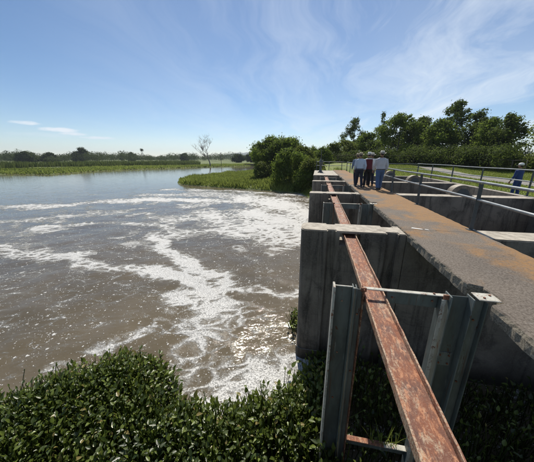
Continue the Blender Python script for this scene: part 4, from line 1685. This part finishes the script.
    finish(bm, 'crown', hat, he)
    bm = bmesh.new()
    seg = 28
    if cap:
        a_ = [bm.verts.new((.085 * k * math.cos(t_), (.10 + .085 * math.sin(t_)) * k, -.01 - .012 * math.sin(t_))) for t_ in np.linspace(0, math.pi, 13)]
        b_ = [bm.verts.new((v_.co.x, v_.co.y, v_.co.z - .006)) for v_ in a_]
        bm.faces.new(a_); bm.faces.new(b_[::-1])
        for i in range(13):
            j = (i + 1) % 13
            bm.faces.new((a_[i], b_[i], b_[j], a_[j]))
    else:
        R_ = [(.086, .004, 0), (.125, -.002, .006), (.165, -.008, .034)]
        top_, bot_ = [], []
        for r_, z_, curl in R_:
            top_.append([bm.verts.new((r_ * k * math.cos(t_), r_ * 1.12 * k * math.sin(t_), (z_ + curl * math.cos(t_) ** 2) * k)) for t_ in np.linspace(0, 2 * math.pi, seg, endpoint=False)])
            bot_.append([bm.verts.new((v_.co.x, v_.co.y, v_.co.z - .006)) for v_ in top_[-1]])
        for a_, b_ in zip(top_[:-1], top_[1:]):
            for i in range(seg):
                bm.faces.new((a_[i], a_[(i + 1) % seg], b_[(i + 1) % seg], b_[i]))
        for a_, b_ in zip(bot_[:-1], bot_[1:]):
            for i in range(seg):
                bm.faces.new((b_[i], b_[(i + 1) % seg], a_[(i + 1) % seg], a_[i]))
        for i in range(seg):
            bm.faces.new((top_[-1][i], top_[-1][(i + 1) % seg], bot_[-1][(i + 1) % seg], bot_[-1][i]))
            bm.faces.new((bot_[0][i], bot_[0][(i + 1) % seg], top_[0][(i + 1) % seg], top_[0][i]))
    finish(bm, 'brim', hat, he)
    if not cap:
        bm = bmesh.new()
        bm_lathe(bm, [(.0925 * k, .006), (.0945 * k, .012), (.0945 * k, .030), (.0925 * k, .034)], 24)
        for v_ in bm.verts:
            v_.co.y *= 1.18
        finish(bm, 'hat_band', M['hair'], he)
    return tag(e, label, 'person', group)


c_blue = mat_cloth('pale_blue_shirt', (.42, .50, .60))
c_grey = mat_cloth('light_grey_shirt', (.44, .46, .50))
c_white = mat_cloth('white_shirt', (.68, .68, .67))
c_slate = mat_cloth('slate_blue_shirt', (.16, .21, .30))
c_maroon = mat_cloth('maroon_vest', (.11, .018, .025))
c_navy = mat_cloth('navy_trousers', (.018, .022, .038))
c_black = mat_cloth('black_trousers', (.014, .014, .017))
c_jean = mat_cloth('blue_jeans', (.065, .12, .24))
c_royal = mat_cloth('royal_blue_overall', (.025, .05, .17))
c_straw = mat_plain('straw_hat', (.48, .40, .27), .8, .2, 60)
c_cream = mat_plain('cream_hat', (.62, .58, .48), .8, .15, 60)
c_whiteh = mat_plain('white_hat', (.72, .71, .68), .7, .1, 60)
GP = 'people walking away on the walkway'
person((2.17, 13.9, .002), R(4), 'person in a pale blue shirt and dark trousers, leftmost front walker, straw hat', c_blue, c_navy, c_straw, 1.70, .24, (.10, -.12), group=GP, lean=.06)
person((2.60, 14.15, .002), R(-14), 'person in a maroon vest and dark trousers in the middle of the group', c_white, c_black, c_whiteh, 1.72, -.20, (-.05, .08), c_maroon, GP)
person((2.93, 12.85, .002), R(2), 'person in a light grey shirt and blue jeans, rightmost walker', c_grey, c_jean, c_cream, 1.75, -.16, (.16, -.02), group=GP, bulk=1.10, lean=.01)
person((2.90, 14.85, .002), R(0), 'person in a white shirt, half hidden between the maroon vest and the grey shirt', c_white, c_navy, c_cream, 1.70, .22, (.05, -.1), group=GP)
person((2.18, 15.0, .002), R(6), 'person in slate blue shirt half hidden behind the pale blue one', c_slate, c_navy, c_straw, 1.68, -.22, (.1, -.1), group=GP)
person((9.75, 14.6, -.492), R(25), 'person in a royal blue work suit and white cap on the lawn beyond the railing', c_royal, c_royal, c_whiteh, 1.70, .08, (.1, .15), cap=True)

# ------------------------------------------------------------------ haze
HAZE = True
if HAZE:
    t = bpy.data.materials.new('thin_haze')
    t.use_nodes = True
    t.node_tree.nodes.clear()
    pv = t.node_tree.nodes.new('ShaderNodeVolumePrincipled')
    pv.inputs['Color'].default_value = (.80, .88, 1.0, 1)
    pv.inputs['Density'].default_value = .00018
    pv.inputs['Anisotropy'].default_value = .3
    mo = t.node_tree.nodes.new('ShaderNodeOutputMaterial')
    t.node_tree.links.new(pv.outputs[0], mo.inputs['Volume'])
    bm = bmesh.new()
    bm_box(bm, -3600, 3600, -3600, 3600, -8.0, 122)
    o = finish(bm, 'haze', t, None, kind='stuff')
    tag(o, 'thin pale haze in the air over the river plain', 'haze')
